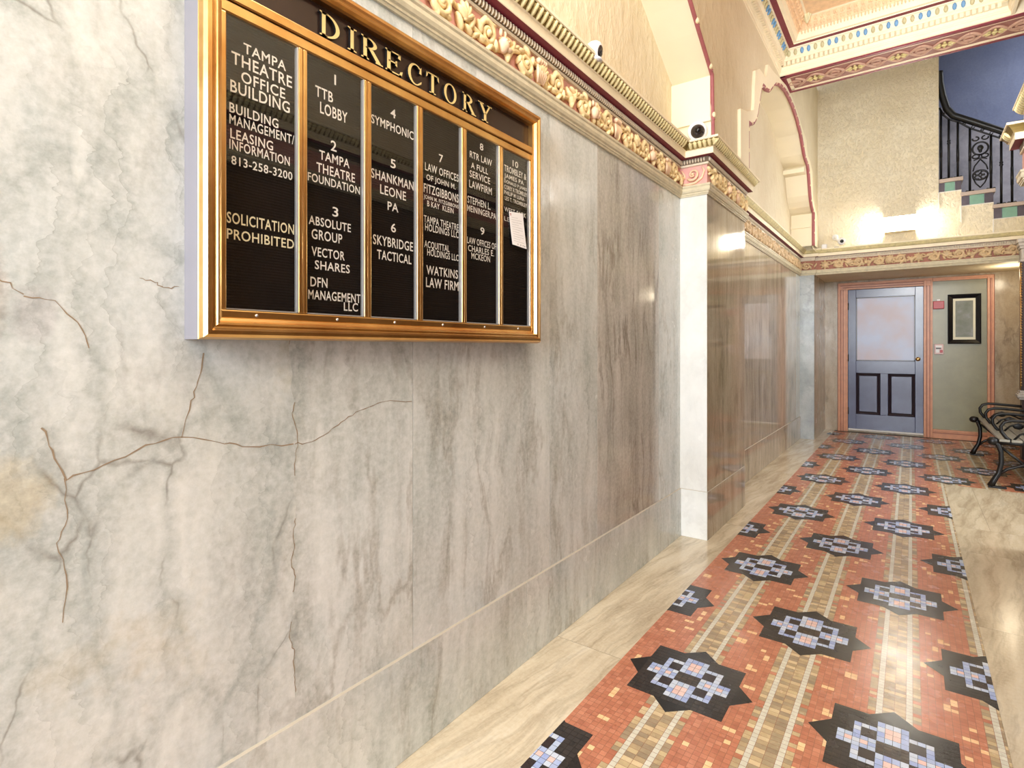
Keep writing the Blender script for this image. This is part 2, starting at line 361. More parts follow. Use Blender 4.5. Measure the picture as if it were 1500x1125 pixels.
M['paper'] = plain('white_paper', (244, 242, 242), .7)
M['ink'] = plain('grey_print', (150, 148, 150), .8)
M['ink_red'] = plain('red_print', (170, 60, 66), .8)
def frosted():
    t = NT('lit_frosted_glass'); vec = t.obj()
    c = t.ramp(t.noise(vec, 2.4, 3, .5), [(.34, (190, 178, 186)), (.62, (186, 196, 220))])
    t.link(c, t.b.inputs['Base Color']); t.b.inputs['Roughness'].default_value = .34; t.b.inputs['Specular IOR Level'].default_value = .35
    t.link(c, t.b.inputs['Emission Color']); t.b.inputs['Emission Strength'].default_value = .16
    return t.mat
M['frosted'] = frosted()
M['door'] = plain('door_wood_blue_sheen', (64, 68, 104), .22, var=.16, scale=5, bump=.03)  # dark wood; its bluish reflection is put into the base colour
M['door_dark'] = plain('dark_door_moulding', (46, 36, 44), .3)
M['salmon'] = plain('salmon_wood_frame', (214, 152, 116), .35, var=.1, scale=14)
M['salmon_dark'] = plain('dark_salmon_groove', (140, 70, 48), .5)
M['board'] = plain('sage_board', (142, 138, 106), .3, var=.1, scale=6)
M['iron'] = plain('black_cast_iron', (9, 9, 11), .38, .1, var=.2, scale=40, bump=.1)
M['slat'] = plain('weathered_grey_slat', (150, 148, 138), .35, var=.15, scale=12)
M['white_plastic'] = plain('white_plastic', (240, 240, 242), .35)
M['dark_dome'] = plain('smoked_dome', (38, 34, 38), .08, spec=.8)
M['lens'] = plain('black_lens', (10, 10, 14), .1)
M['red_plastic'] = plain('red_plastic', (178, 20, 24), .35)
M['pink_plastic'] = plain('pale_pink_plastic', (226, 196, 196), .4)
M['black_frame'] = plain('black_picture_frame', (18, 20, 26), .25)
M['mat_white'] = plain('cream_picture_mount', (232, 230, 208), .6)
def art():
    t = NT('grey_green_print'); vec = t.obj()
    t.link(t.ramp(t.noise(vec, 7, 5, .6), [(.35, (120, 126, 112)), (.55, (138, 142, 134)), (.78, (168, 172, 180))]), t.b.inputs['Base Color']); t.b.inputs['Roughness'].default_value = .1
    return t.mat
M['art'] = art()
M['blue'] = plaster('stairwell_blue', (120, 129, 158), (108, 117, 148), .2, 20)
M['greywall'] = plaster('grey_lilac_plaster', (164, 162, 172), (128, 128, 138), .25, 8, varscale=3.5)
M['tile_green'] = plain('sea_green_tile', (124, 168, 150), .25, var=.1, scale=14)
M['tile_dark'] = plain('plum_grey_tile', (84, 76, 88), .25, var=.12, scale=14)
M['tread'] = plain('pinkish_stone_tread', (190, 172, 160), .5, var=.08, scale=16)
M['white_line'] = plain('white_edge', (236, 232, 226), .6)
M['lamp_plate'] = plain('glowing_lamp_plate', (255, 250, 238), .5, emis=85.0)
M['lamp_metal'] = plain('cream_lamp_metal', (232, 222, 196), .4)
M['darkwood'] = plain('dark_red_brown_wood', (58, 34, 26), .35, var=.25, scale=20)
M['capstone'] = plain('grey_white_moulding', (206, 200, 194), .45, var=.12, scale=20)
M['side_brown'] = plain('brown_panelling', (104, 78, 54), .3, var=.2, scale=4)

# ------------------------------------------------------------------ setting: floor
Z_SOF = 2.165
fl = MB()
def slab(x0, x1, y0, y1, z=-.002, m=0):
    fl.cur = random.uniform(.3, 9); g = .0007
    fl.quad((x0+g, y0+g, z), (x1-g, y0+g, z), (x1-g, y1-g, z), (x0+g, y1-g, z), m)
fl.cur = 1
fl.quad((-1.4, -2.2, -.006), (3.4, -2.2, -.006), (3.4, 9.4, -.006), (-1.4, 9.4, -.006), 1)
for a, b in ((-2.2, .1), (.1, 1.96), (1.96, 3.9), (3.9, 5.8), (5.8, 7.7), (7.7, 9.27)): slab(-1.2, -.905, a, b, -.001)
for a, b in ((-2.2, -.2), (-.2, 1.6), (1.6, 3.1), (3.1, 4.2), (4.2, 4.75)): slab(.235, .62, a, b, -.001)
for i, (a, b) in enumerate(((.235, .42), (.42, .95), (.95, 1.7), (1.7, 2.5), (2.5, 3.4))):
    for c, d in (((4.75, 5.38), (5.38, 6.16)) if i != 0 else ((4.75, 5.33), (5.33, 6.16))): slab(a, b, c, d, -.001)
slab(1.25, 3.4, 6.16, 9.3, -.001)
floor = struct(fl.build('floor', [M['travertine'], M['mortar']], recalc=False))

# mosaic carpet: columns of star medallions on striped bands
PX, PY = .305, 1.255
C_RED = [(202, 132, 102), (196, 126, 96), (207, 138, 108), (192, 122, 94)]
C_ORG = (252, 208, 156); C_LIT = (220, 215, 196)
C_MIX = [(204, 180, 138), (176, 156, 124), (190, 166, 128), (218, 194, 152), (166, 146, 118)]
def sh(c, k=.06):
    q = 1+random.uniform(-k, k); return tuple(v*q for v in lin(c)[:3])+(1,)
def colx(k): return -.046+PX*k
def rowy(k, n): return (1.98 if k % 2 == 0 else 2.614)+PY*n
def region(y): return (-.905, .235) if y < 6.16 else (-.905, 1.25)
def clip(poly, y):
    x0, x1 = region(y)
    for ax, s, lim in ((0, 1, x0), (0, -1, x1), (1, -1, 9.16)):
        out = []
        for i in range(len(poly)):
            a, b = poly[i-1], poly[i]; ia = (a[ax]-lim)*s >= 0; ib = (b[ax]-lim)*s >= 0
            if ia != ib:
                tt = (lim-a[ax])/(b[ax]-a[ax]); out.append((a[0]+(b[0]-a[0])*tt, a[1]+(b[1]-a[1])*tt))
            if ib: out.append(b)
        poly = out
        if len(poly) < 3: return None
    return poly
mo = MB()
mo.col = sh((158, 112, 88), 0)
mo.quad((-.905, -1.2, -.0006), (.235, -1.2, -.0006), (.235, 6.16, -.0006), (-.905, 6.16, -.0006))
mo.quad((-.905, 6.16, -.0006), (1.25, 6.16, -.0006), (1.25, 9.16, -.0006), (-.905, 9.16, -.0006))
def mtile(x0, x1, y0, y1, c, z, k=.06, g=.0006):
    p = clip([(x0+g, y0+g), (x1-g, y0+g), (x1-g, y1-g), (x0+g, y1-g)], (y0+y1)/2)
    if p: mo.col = sh(c, k); mo.add([(q[0], q[1], z) for q in p], [tuple(range(len(p)))])
TY = .0203; NY0, NY1 = int(-.4/TY), int(9.16/TY)
dots = set()
for k in range(-4, 5):
    for j in range(NY0, NY1, 3):
        if random.random() < .74:
            c = random.randint(0, 7); j2 = j+random.randint(0, 2); cells = [(0, 0)]
            r_ = random.random()
            if r_ < .28: cells += [(1, 0)]
            elif r_ < .52: cells += [(0, 1)]
            elif r_ < .70: cells += [(0, 1), (1, 0)]
            elif r_ < .78: cells += [(0, 1), (1, 0), (1, 1)]
            for a, b in cells:
                if c+a < 8: dots.add((k, c+a, j2+b))
edges = [-.0725, -.050, -.0315, 0, .0315, .050, .0725]
for k in range(-4, 6):
    xc = colx(k)
    for j in range(NY0, NY1):
        y0 = j*TY; y1 = y0+TY; x0r, x1r = region(y0+TY/2)
        if xc+.2325 < x0r or xc-.08 > x1r: continue
        for e in range(6):
            a, b = xc+edges[e], xc+edges[e+1]
            if k == -3: mtile(a, b, y0, y1, random.choice(C_RED), 0, .05)
            elif e in (1, 4): mtile(a, b, y0, y1, C_LIT, 0, .05)
            else: mtile(a, b, y0, y1, random.choice(C_MIX if not (e in (0, 5) and random.random() < .25) else C_RED), 0)
        for e in range(8):
            a = xc+.0725+.02*e; mtile(a, a+.02, y0, y1, C_ORG if (k, e, j) in dots else random.choice(C_RED), 0, .05)
BLK = (52, 46, 44); BLU = [(180, 194, 228), (194, 208, 232), (208, 217, 232), (166, 182, 224)]; PNK = (238, 204, 196); DRK = (62, 50, 44)
def star(cx, cy):
    S, T, W = .163, .222, .064
    def q(x, y): return (cx+x, cy+y)
    base = [q(-S, -S), q(-W, -S), q(0, -T), q(W, -S), q(S, -S), q(S, -W), q(T, 0), q(S, W), q(S, S), q(W, S), q(0, T), q(-W, S), q(-S, S), q(-S, W), q(-T, 0), q(-S, -W)]
    for poly in (base[0:1]+[base[4], base[8], base[12]], [base[1], base[2], base[3]], [base[5], base[6], base[7]], [base[9], base[10], base[11]], [base[13], base[14], base[15]]):
        p = clip(poly, cy)
        if p: mo.col = sh((34, 30, 30), 0); mo.add([(a, b, .0004) for a, b in p], [tuple(range(len(p)))])
    u = .0204
    for i in range(-8, 8):
        for j in range(-8, 8): mtile(cx+i*u, cx+(i+1)*u, cy+j*u, cy+(j+1)*u, BLK, .0007, .12, .0006)
    def T2(x0, x1, y0, y1, c): mtile(cx+x0*u, cx+x1*u, cy+y0*u, cy+y1*u, c, .001, .05, .0006)
    for i in range(-2, 2):
        for j in range(-2, 2): T2(i, i+1, j*.75, (j+1)*.75, random.choice([DRK, (74, 62, 52), (58, 48, 42)]))
    h = 1.3
    for s in (-1, 1):
        for i in range(-2, 2):                                   # the two arms along the carpet, four by four with a pink heart
            for j in range(4):
                a, b = 1.5+h*j, 1.5+h*(j+1)
                T2(i, i+1, *(sorted((s*a, s*b))), PNK if (i in (-1, 0) and j in (1, 2)) else random.choice(BLU))
        for i in range(2, 7):                                    # the two side arms
            for j in range(3):
                T2(*sorted((s*i, s*(i+1))), j-1.5, j-.5, PNK if (j == 1 and i in (3, 5)) else random.choice(BLU))
        for t2 in (-1, 1):                                       # brackets tying the arms together
            for a, b in ((1.5, 2.6), (2.6, 3.7), (3.7, 4.8)): T2(*sorted((s*4, s*5)), *sorted((t2*a, t2*b)), random.choice(BLU))
            for a in (2, 3): T2(*sorted((s*a, s*(a+1))), *sorted((t2*3.8, t2*4.8)), random.choice(BLU))
            T2(*sorted((s*2, s*4)), *sorted((t2*1.6, t2*3.7)), (48, 36, 38))
for k in range(-3, 5):
    for n in range(-3, 7):
        x, y = colx(k), rowy(k, n); x0r, x1r = region(y)
        if x+.22 < x0r or x-.22 > x1r or y > 9.35: continue
        star(x, y)
mosaic_o = mo.build('mosaic_carpet', M['mosaic'], floor, recalc=False)

# ------------------------------------------------------------------ setting: marble walls
def pslab(mb, face, a, b, z0, z1, c, th=.02, m=0, gap=.0008):
    """a slab on a wall plane: face 'x+','x-','y-','y+' at coordinate c from a to b"""
    mb.cur = random.uniform(.3, 9); a += gap; b -= gap
    if face == 'x+': mb.box(c-th, c, a, b, z0, z1, m)
    elif face == 'x-': mb.box(c, c+th, a, b, z0, z1, m)
    elif face == 'y-': mb.box(a, b, c, c+th, z0, z1, m)
    elif face == 'y+': mb.box(a, b, c-th, c, z0, z1, m)
wl = MB()
wm = [M['breccia'], M['slab_grey'], M['slab_brown'], M['slab_polished'], M['marble_white'], M['marble_blue'], M['slab_tan'], M['mortar'], M['crack'], M['slab_edge']]
wl.cur = 1; wl.box(-1.45, -1.215, -2.2, 9.4, 0, 2.2, 7)
# the pale slab runs into the next along a natural, crooked vein
seam = []
z = .30; r9 = random.Random(5)
while z < Z_SOF+.01: seam.append((.756+r9.uniform(-.007, .007)+.006*math.sin(z*9), z)); z += .035
seam.append((.756, Z_SOF+.01))
wl.cur = 4.1; wl.poly_extrude([(-1.22, y, z) for y, z in [(-.75, .30)]+seam+[(-.75, Z_SOF+.01)]], (.02, 0, 0), 0)
wl.cur = 2.3; wl.poly_extrude([(-1.22, y, z) for y, z in seam[::-1]+[(1.145, .30), (1.145, Z_SOF+.01)]][::-1], (.02, 0, 0), 9)
for a, b, m in ((-2.2, -.75, 0), (1.146, 1.909, 1), (1.909, 2.332, 1), (2.332, 3.112, 2), (3.112, 3.48, 1)):
    pslab(wl, 'x+', a, b, .30, Z_SOF+.01, -1.2, m=m)
# pilaster
wl.box(-1.22, -1.045, 3.495, 4.42, 0, 2.2, 7)
pslab(wl, 'y-', -1.2, -1.031, .303, Z_SOF+.01, 3.48, m=4, gap=0); pslab(wl, 'x+', 3.481, 4.43, .303, Z_SOF+.01, -1.03, m=3, gap=0)
wl.cur = 2; wl.box(-1.22, -1.045, 4.40, 4.43, 0, 2.2, 3)
# recess
pslab(wl, 'x+', 4.43, 6.1, .293, Z_SOF+.01, -1.2, m=3); pslab(wl, 'x+', 6.1, 7.86, .293, Z_SOF+.01, -1.2, m=3); pslab(wl, 'x+', 7.86, 8.15, .293, Z_SOF+.01, -1.2, m=1)
# far pilaster that becomes the side of the door alcove
wl.box(-1.22, -1.045, 8.165, 9.3, 0, 2.2, 7)
pslab(wl, 'y-', -1.2, -1.03, 0, Z_SOF+.01, 8.15, m=5, gap=0); pslab(wl, 'x+', 8.151, 9.3, 0, Z_SOF+.01, -1.03, m=6, gap=0)
# the long crack across the pale slab
def crack(pts, w0, x=-1.1996):
    pp = []
    for (a, b), (c, d) in zip(pts, pts[1:]):
        for i in range(4):
            f = i/4; pp.append((a+(c-a)*f+random.uniform(-.0025, .0025), b+(d-b)*f+random.uniform(-.003, .003)))
    pp.append(pts[-1]); L, Rr = [], []
    for i, p in enumerate(pp):
        q = pp[min(i+1, len(pp)-1)]; o = pp[max(i-1, 0)]; t = Vector((q[0]-o[0], q[1]-o[1])).normalized(); n = Vector((-t.y, t.x))
        w_ = w0*random.uniform(.4, 1.2); L.append((x, p[0]+n.x*w_, p[1]+n.y*w_)); Rr.append((x, p[0]-n.x*w_, p[1]-n.y*w_))
    k = len(pp); wl.add(L+Rr, [(i, i+1, k+i+1, k+i) for i in range(k-1)], 8)
wl.cur = 1
crack([(.283, 1.066), (.299, 1.023), (.315, .97), (.371, .983), (.443, 1.012), (.504, 1.02), (.593, .996), (.642, .979), (.755, .97)], .0013)
crack([(.504, 1.02), (.525, 1.09), (.537, 1.129), (.548, 1.19)], .0010)
crack([(.757, .97), (.802, .967), (.851, .985), (.892, 1.008), (.94, 1.028), (.993, 1.042), (1.029, 1.052), (1.141, 1.042)], .0010)
crack([(.315, .97), (.318, .90), (.305, .86), (.318, .80), (.312, .72)], .0009)
for i0 in (2, 9, 17, 26, 36): crack([(y, z) for y, z in seam[i0:i0+6]], .0010)
crack([(.26, 1.29), (.30, 1.28), (.335, 1.245), (.35, 1.20)], .0010)
crack([(.43, 1.335), (.455, 1.33), (.472, 1.32), (.50, 1.325)], .0009)
crack([(.2, 1.32), (.235, 1.31), (.26, 1.29)], .0010)
wall_left = struct(wl.build('wall_left', wm, recalc=False))

bb = MB()
def bboard(face, a, b, c, zt, m, pro=.007):
    bb.cur = random.uniform(.3, 9)
    if face == 'x+':
        bb.box(c-.01, c+pro, a, b, 0, zt-.003, m); bb.add([(c+pro, a, zt-.003), (c+pro, b, zt-.003), (c-.002, b, zt+.001), (c-.002, a, zt+.001)], [(0, 1, 2, 3)], 3)
    else:
        bb.box(a, b, c-pro, c+.01, 0, zt-.003, m); bb.add([(a, c-pro, zt-.003), (b, c-pro, zt-.003), (b, c+.002, zt+.001), (a, c+.002, zt+.001)], [(0, 1, 2, 3)], 3)
for a, b in ((-2.2, -.2), (-.2, 1.7355), (1.737, 3.111), (3.1125, 3.48)): bboard('x+', a, b, -1.2, .303, 0)
bboard('y-', -1.2, -1.03, 3.48, .303, 1, .002); bboard('x+', 3.48, 4.43, -1.03, .303, 2, .003)
bboard('x+', 4.43, 8.15, -1.2, .295, 2, .008)
bb.build('baseboard_left', [M['slab_grey'], M['marble_white'], M['slab_polished'], M['ledge']], recalc=False); struct(bpy.data.objects['baseboard_left'])

# back wall of the alcove, the soffit over it and the upper rear wall with the stair opening
bw = MB(); bw.cur = 3
for a, b in ((-1.2, -.2), (-.2, .7), (.7, 1.45)): pslab(bw, 'y-', a, b, 0, 2.2, 9.27, .05, 0)
bw.cur = 0; bw.box(-1.4, 1.5, 8.28, 9.4, 2.17, 2.26, 1)
up = [(-1.35, 2.2), (1.35, 2.2), (1.35, 2.50), (1.03, 2.50), (1.03, 2.66), (.752, 2.66), (.752, 2.85), (.47, 2.85), (.47, 3.04), (.262, 3.04), (.262, 5.6), (-1.35, 5.6)]
bw.poly_extrude([(x, 8.22, z) for x, z in up], (0, .1, 0), 2)
back = struct(bw.build('wall_back', [M['slab_tan'], M['plaster'], M['stucco']]))
# stairwell wall, blue over grey; its light gradient is put into the two colours
sw = MB()
sw.add([(-.4, 9.6, 2.2), (3.2, 9.6, 2.2), (3.2, 9.6, 2.52), (.30, 9.6, 4.54), (-.4, 9.6, 5.03)], [(0, 1, 2, 3, 4)], 1)
sw.add([(-.4, 9.6, 5.03), (.30, 9.6, 4.54), (3.2, 9.6, 2.52), (3.2, 9.6, 6.4), (-.4, 9.6, 6.4)], [(0, 1, 2, 3, 4)], 0)
sw.quad((3.2, 8.2, 2.2), (3.2, 9.6, 2.2), (3.2, 9.6, 6.4), (3.2, 8.2, 6.4), 0); sw.quad((-.4, 8.3, 2.2), (-.4, 9.6, 2.2), (-.4, 9.6, 6.4), (-.4, 8.3, 6.4), 0)
struct(sw.build('wall_stairwell', [M['blue'], M['greywall']], recalc=False))

# right-hand walls: near wall and pier (x .532), notch, then the bay beyond with the bench
wr = MB(); wr.cur = 2
wr.box(.545, .8, -2.2, 3.88, 0, 2.2, 0); wr.cur = 5; wr.box(.62, .8, 3.88, 4.29, 0, 2.2, 0); wr.cur = 6; wr.box(.545, .8, 4.29, 4.41, 0, 2.2, 0)
wr.box(.62, .8, -2.2, 4.41, 2.2, 4.6, 1)
wr.cur = 7; wr.box(1.25, 1.45, 6.16, 9.4, 0, 2.3, 2); wr.box(1.25, 1.45, 6.16, 8.2, 2.3, 5.6, 1); wr.box(1.25, 1.45, 4.41, 6.16, 3.0, 5.6, 1); wr.box(.8, 1.25, 4.25, 4.41, 3.0, 4.6, 1)
wr.cur = 4; wr.box(3.4, 3.5, 3.5, 7, 0, 3.2, 2)
struct(wr.build('wall_right', [M['side_brown'], M['plaster_tan'], M['slab_tan']]))

# ------------------------------------------------------------------ upper left wall: front plane x -1.0, two arched recesses with back plane x -1.24
XF, XB = -1.0, -1.245
def arch1(n=26):
    """shallow pointed arch over the near bay, symmetrical about y 1.75"""
    half = [(3.46, 2.49), (3.46, 2.885), (3.33, 2.96), (3.20, 3.034), (3.04, 3.133), (2.8, 3.27), (2.5, 3.42), (2.15, 3.545), (1.75, 3.60)]
    return half+[(3.5-y, z) for y, z in reversed(half[:-1])]
A1 = arch1()
half2 = [(4.35, 2.49), (4.35, 2.895), (4.43, 2.905), (4.53, 2.945), (4.60, 3.0), (4.65, 3.06), (4.70, 3.16), (4.79, 3.32), (4.84, 3.365), (5.0, 3.385), (5.12, 3.42), (5.24, 3.50), (5.36, 3.575), (5.60, 3.657), (5.85, 3.70), (6.07, 3.708)]
A2 = half2+[(12.14-y, z) for y, z in reversed(half2[:-1])]
ZT = 4.6
uw = MB()
def strip_above(prof, y0, y1):
    """wall plane above an opening profile (profile ordered along y)"""
    ps = sorted(prof, key=lambda p: p[0])
    for (a, za), (b, zb) in zip(prof, prof[1:]):
        if abs(a-b) < 1e-6: continue
        if a > b: a, za, b, zb = b, zb, a, za
        uw.quad((XF, a, za), (XF, b, zb), (XF, b, ZT), (XF, a, ZT), 1)
        uw.v[-4:] = [(XF, a, za), (XF, b, zb), (XF, b, ZT), (XF, a, ZT)]
strip_above(A1, 0, 0); strip_above(A2, 0, 0)
uw.quad((XF, -2.2, 2.45), (XF, .04, 2.45), (XF, .04, ZT), (XF, -2.2, ZT), 1)
uw.quad((XF, 3.46, 2.45), (XF, 4.35, 2.45), (XF, 4.35, ZT), (XF, 3.46, ZT), 1)
uw.quad((XF, 7.79, 2.45), (XF, 8.22, 2.45), (XF, 8.22, ZT), (XF, 7.79, ZT), 1)
for prof, mm in ((A1, 2), (A2, 2)):                                # reveals and soffits
    for (a, za), (b, zb) in zip(prof, prof[1:]): uw.quad((XF, a, za), (XF, b, zb), (XB, b, zb), (XB, a, za), mm)
uw.quad((XB, -.2, 2.4), (XB, 3.7, 2.4), (XB, 3.7, 3.8), (XB, -.2, 3.8), 0)
uw.quad((XB, 4.2, 2.4), (XB, 8.0, 2.4), (XB, 8.0, 3.8), (XB, 4.2, 3.8), 1)
uw.quad((XF, 8.22, 2.45), (XF, 9.3, 2.45), (XF, 9.3, ZT), (XF, 8.22, ZT), 1)
# little impost ledges in the reveals
uw.box(XB, XF+.004, 3.438, 3.46, 2.60, 2.618, 2); uw.box(XB+.0, XF-.002, 3.447, 3.46, 2.618, 2.88, 2)
for za, zb, pr in ((3.28, 3.33, .04), (2.98, 3.0, .02), (2.72, 2.75, .03)):
    yy = 7.79 if zb < 3.1 else 7.38
    uw.box(XB, XF-.02, yy-pr-.1 if zb > 3.1 else yy-pr, yy+.05, za, zb, 2)
for dz in (.06, .085): uw.box(XF-.03-dz, XF-.028-dz+.006, 3.452, 3.46, 2.62, 2.87, 2)
upper = struct(uw.build('wall_left_upper', [M['plaster'], M['plaster_tan'], M['cream_smooth']], recalc=False))
# rope mouldings along the arch edges, cream beads at intervals
def rope(prof, name, r=.016, step=.30, off=.0, bead=.020, span=.055):
    mb = MB(); pts = []
    for (a, za), (b, zb) in zip(prof, prof[1:]):
        n = max(1, int(math.hypot(b-a, zb-za)/.03))
        for i in range(n): pts.append((a+(b-a)*i/n, za+(zb-za)*i/n))
    pts.append(prof[-1])
    mb.tube([(XF+.006, y, z) for y, z in pts], r, 0, 8)
    d = .12; last = pts[0]
    for p, q in zip(pts, pts[1:]):
        d += math.hypot(q[0]-p[0], q[1]-p[1])
        if d > step:
            d = 0; t = Vector((0, q[0]-p[0], q[1]-p[1])).normalized(); n = Vector((1, 0, 0)).cross(t)
            mb.ell((XF+.012, p[0], p[1]), t*bead*1.5, n*bead, Vector((bead, 0, 0)), 1)
            mb.ell(Vector((XF+.012, p[0], p[1]))-t*bead*1.9, t*bead*.5, n*bead*.7, Vector((bead*.7, 0, 0)), 0)
    return mb.build(name, [M['rope'], M['bead']], upper)
rope([(y+(.02 if i == 0 else 0), z) for i, (y, z) in enumerate(A1)], 'arch_rope_moulding', .012, .30, bead=.014)
rope(A2, 'arch_rope_moulding', .018, .155, bead=.015)
# stepped raised archivolt round the far arch
def outset(prof, outer, name):
    mb = MB(); k = len(prof)
    for i in range(k-1):
        a, b = prof[i], prof[i+1]; c, d = outer[i], outer[i+1]
        x = XF+.022
        mb.quad((x, a[0], a[1]), (x, b[0], b[1]), (x, d[0], d[1]), (x, c[0], c[1]), 0)
        mb.quad((x, c[0], c[1]), (x, d[0], d[1]), (XF, d[0], d[1]), (XF, c[0], c[1]), 1)
        mb.quad((x, a[0], a[1]), (x, b[0], b[1]), (XF, b[0], b[1]), (XF, a[0], a[1]), 1)
    return mb.build(name, [M['cream_smooth'], M['cream']], upper, recalc=False)
inn = half2
out2 = [(4.10, 2.49), (4.10, 2.90), (4.30, 2.95), (4.42, 3.0), (4.50, 3.03), (4.52, 3.10), (4.53, 3.22), (4.56, 3.36), (4.70, 3.43), (4.92, 3.45), (4.97, 3.50), (5.02, 3.60), (5.28, 3.635), (5.56, 3.69), (5.85, 3.74), (6.07, 3.748)]
outset(inn+[(12.14-y, z) for y, z in reversed(inn[:-1])], out2+[(12.14-y, z) for y, z in reversed(out2[:-1])], 'stepped_archivolt')

# ------------------------------------------------------------------ entablatures: profile swept along the plan of the walls
def offset_path(path, p):
    out = []; n = len(path)
    def nrm(a, b): d = Vector((b[0]-a[0], b[1]-a[1])).normalized(); return Vector((d.y, -d.x))
    for i in range(n):
        if i == 0: m_ = nrm(path[0], path[1])*p
        elif i == n-1: m_ = nrm(path[-2], path[-1])*p
        else:
            a, b = nrm(path[i-1], path[i]), nrm(path[i], path[i+1]); m_ = (a+b)*(p/(1+a.dot(b)))
        out.append((path[i][0]+m_.x, path[i][1]+m_.y))
    return out
PROF = [(-.02, 2.160, 0), (.008, 2.160, 0), (.010, 2.168, 0), (.014, 2.170, 0), (.014, 2.178, 0), (.020, 2.183, 0), (.024, 2.195, 0), (.022, 2.210, 0), (.026, 2.216, 0), (.026, 2.226, 0), (.0, 2.230, 1),
        (.0, 2.348, 2), (.010, 2.350, 2), (.010, 2.362, 6), (.012, 2.396, 3), (.050, 2.396, 4), (.052, 2.398, 4), (.052, 2.434, 4), (.060, 2.436, 5), (.064, 2.446, 5), (.074, 2.462, 5), (.086, 2.474, 4), (.092, 2.476, 4), (.092, 2.488, 4), (-.25, 2.488, 4)]
def entab(path, name, mats, z=0.0, prof=PROF, ends=True):
    mb = MB(); k = len(path)
    rows = [[(x, y, h+z) for x, y in offset_path(path, p)] for p, h, _ in prof]
    for i in range(len(prof)-1):
        m = prof[i][2]
        for j in range(k-1): mb.quad(rows[i][j], rows[i][j+1], rows[i+1][j+1], rows[i+1][j], m)
    if ends:
        for j in (0, k-1): mb.add([r[j] for r in rows], [tuple(range(len(rows)))], 4)
    return struct(mb.build(name, mats, recalc=False))
near_path = [(-1.2, -1.5), (-1.2, 3.48), (-1.03, 3.48), (-1.03, 4.43), (-1.3, 4.43)]
far_path = [(-1.2, 4.40), (-1.2, 8.15), (-1.03, 8.15), (-1.03, 8.19), (1.3, 8.19)]
right_path = [(1.0, 4.41), (.532, 4.41), (.532, 4.29), (.62, 4.29), (.62, 3.88), (.532, 3.88), (.532, -1.5)]
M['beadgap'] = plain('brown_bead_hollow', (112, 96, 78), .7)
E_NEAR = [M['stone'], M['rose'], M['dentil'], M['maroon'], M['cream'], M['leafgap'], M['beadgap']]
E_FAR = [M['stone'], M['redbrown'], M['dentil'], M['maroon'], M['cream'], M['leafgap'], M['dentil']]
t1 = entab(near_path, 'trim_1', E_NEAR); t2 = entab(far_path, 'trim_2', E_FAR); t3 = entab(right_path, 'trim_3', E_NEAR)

class Run:
    """a straight stretch of wall: s along it, p outward, z up"""
    def __init__(s, a, b):
        s.a = Vector((a[0], a[1], 0)); d = Vector((b[0]-a[0], b[1]-a[1], 0)); s.L = d.length; s.d = d.normalized(); s.n = Vector((s.d.y, -s.d.x, 0))
    def P(s, t, p, z): return s.a+s.d*t+s.n*p+Vector((0, 0, z))
UZ = Vector((0, 0, 1))
def beads(run, mb, m=0, pitch=.0175):
    n = int((run.L+.02)/pitch)
    for i in range(n):
        c = run.P(-.01+pitch*(i+.5), .014, 2.379); mb.ell(c, run.d*pitch*.36, UZ*.016, run.n*.010, m, 6, 4)
def leaves(run, mb, m=0, pitch=.028, s0=-.06, s1=.06):
    n = int((run.L+s1-s0)/pitch)
    for i in range(n):
        t = s0+pitch*(i+.5)
        # a lambs-tongue leaf curling out over the ogee
        pts = [run.P(t, .058, 2.437), run.P(t, .066, 2.447), run.P(t, .077, 2.460), run.P(t, .090, 2.470)]
        mb.tube(pts, [.006, .0105, .0115, .005], m, 7, True)
        for e in (-1, 1):
            mb.ell(run.P(t+e*pitch*.33, .080, 2.464), run.d*.004, UZ*.006+run.n*.004, run.n*.005, m, 5, 4)
def sc_tube(run, mb, pts, rads, m, dep=.012):
    mb.tube([run.P(t, dep+.004*math.sin(i*.5), z) for i, (t, z) in enumerate(pts)], rads, m, 7, True)
def spiral(run, mb, t0, z0, r, turns, dirn, a0, w, m):
    n = int(13*turns); pts = []; rr = []
    for i in range(n+1):
        f = i/n; a = a0+dirn*f*turns*2*math.pi; q = r*(1-.74*f); pts.append((t0+math.cos(a)*q, z0+math.sin(a)*q)); rr.append(w*(1-.45*f))
    sc_tube(run, mb, pts, rr, m)
    mb.ell(run.P(t0, .014, z0), run.d*r*.30, UZ*r*.30, run.n*.016, m, 8, 5)
    return pts
def leafblob(run, mb, t, z, ang, ln, wd, m, dep=.012):
    a = run.d*math.cos(ang)+UZ*math.sin(ang); b = -run.d*math.sin(ang)+UZ*math.cos(ang)
    mb.ell(run.P(t, dep, z), a*ln, b*wd, run.n*.014, m, 7, 5)
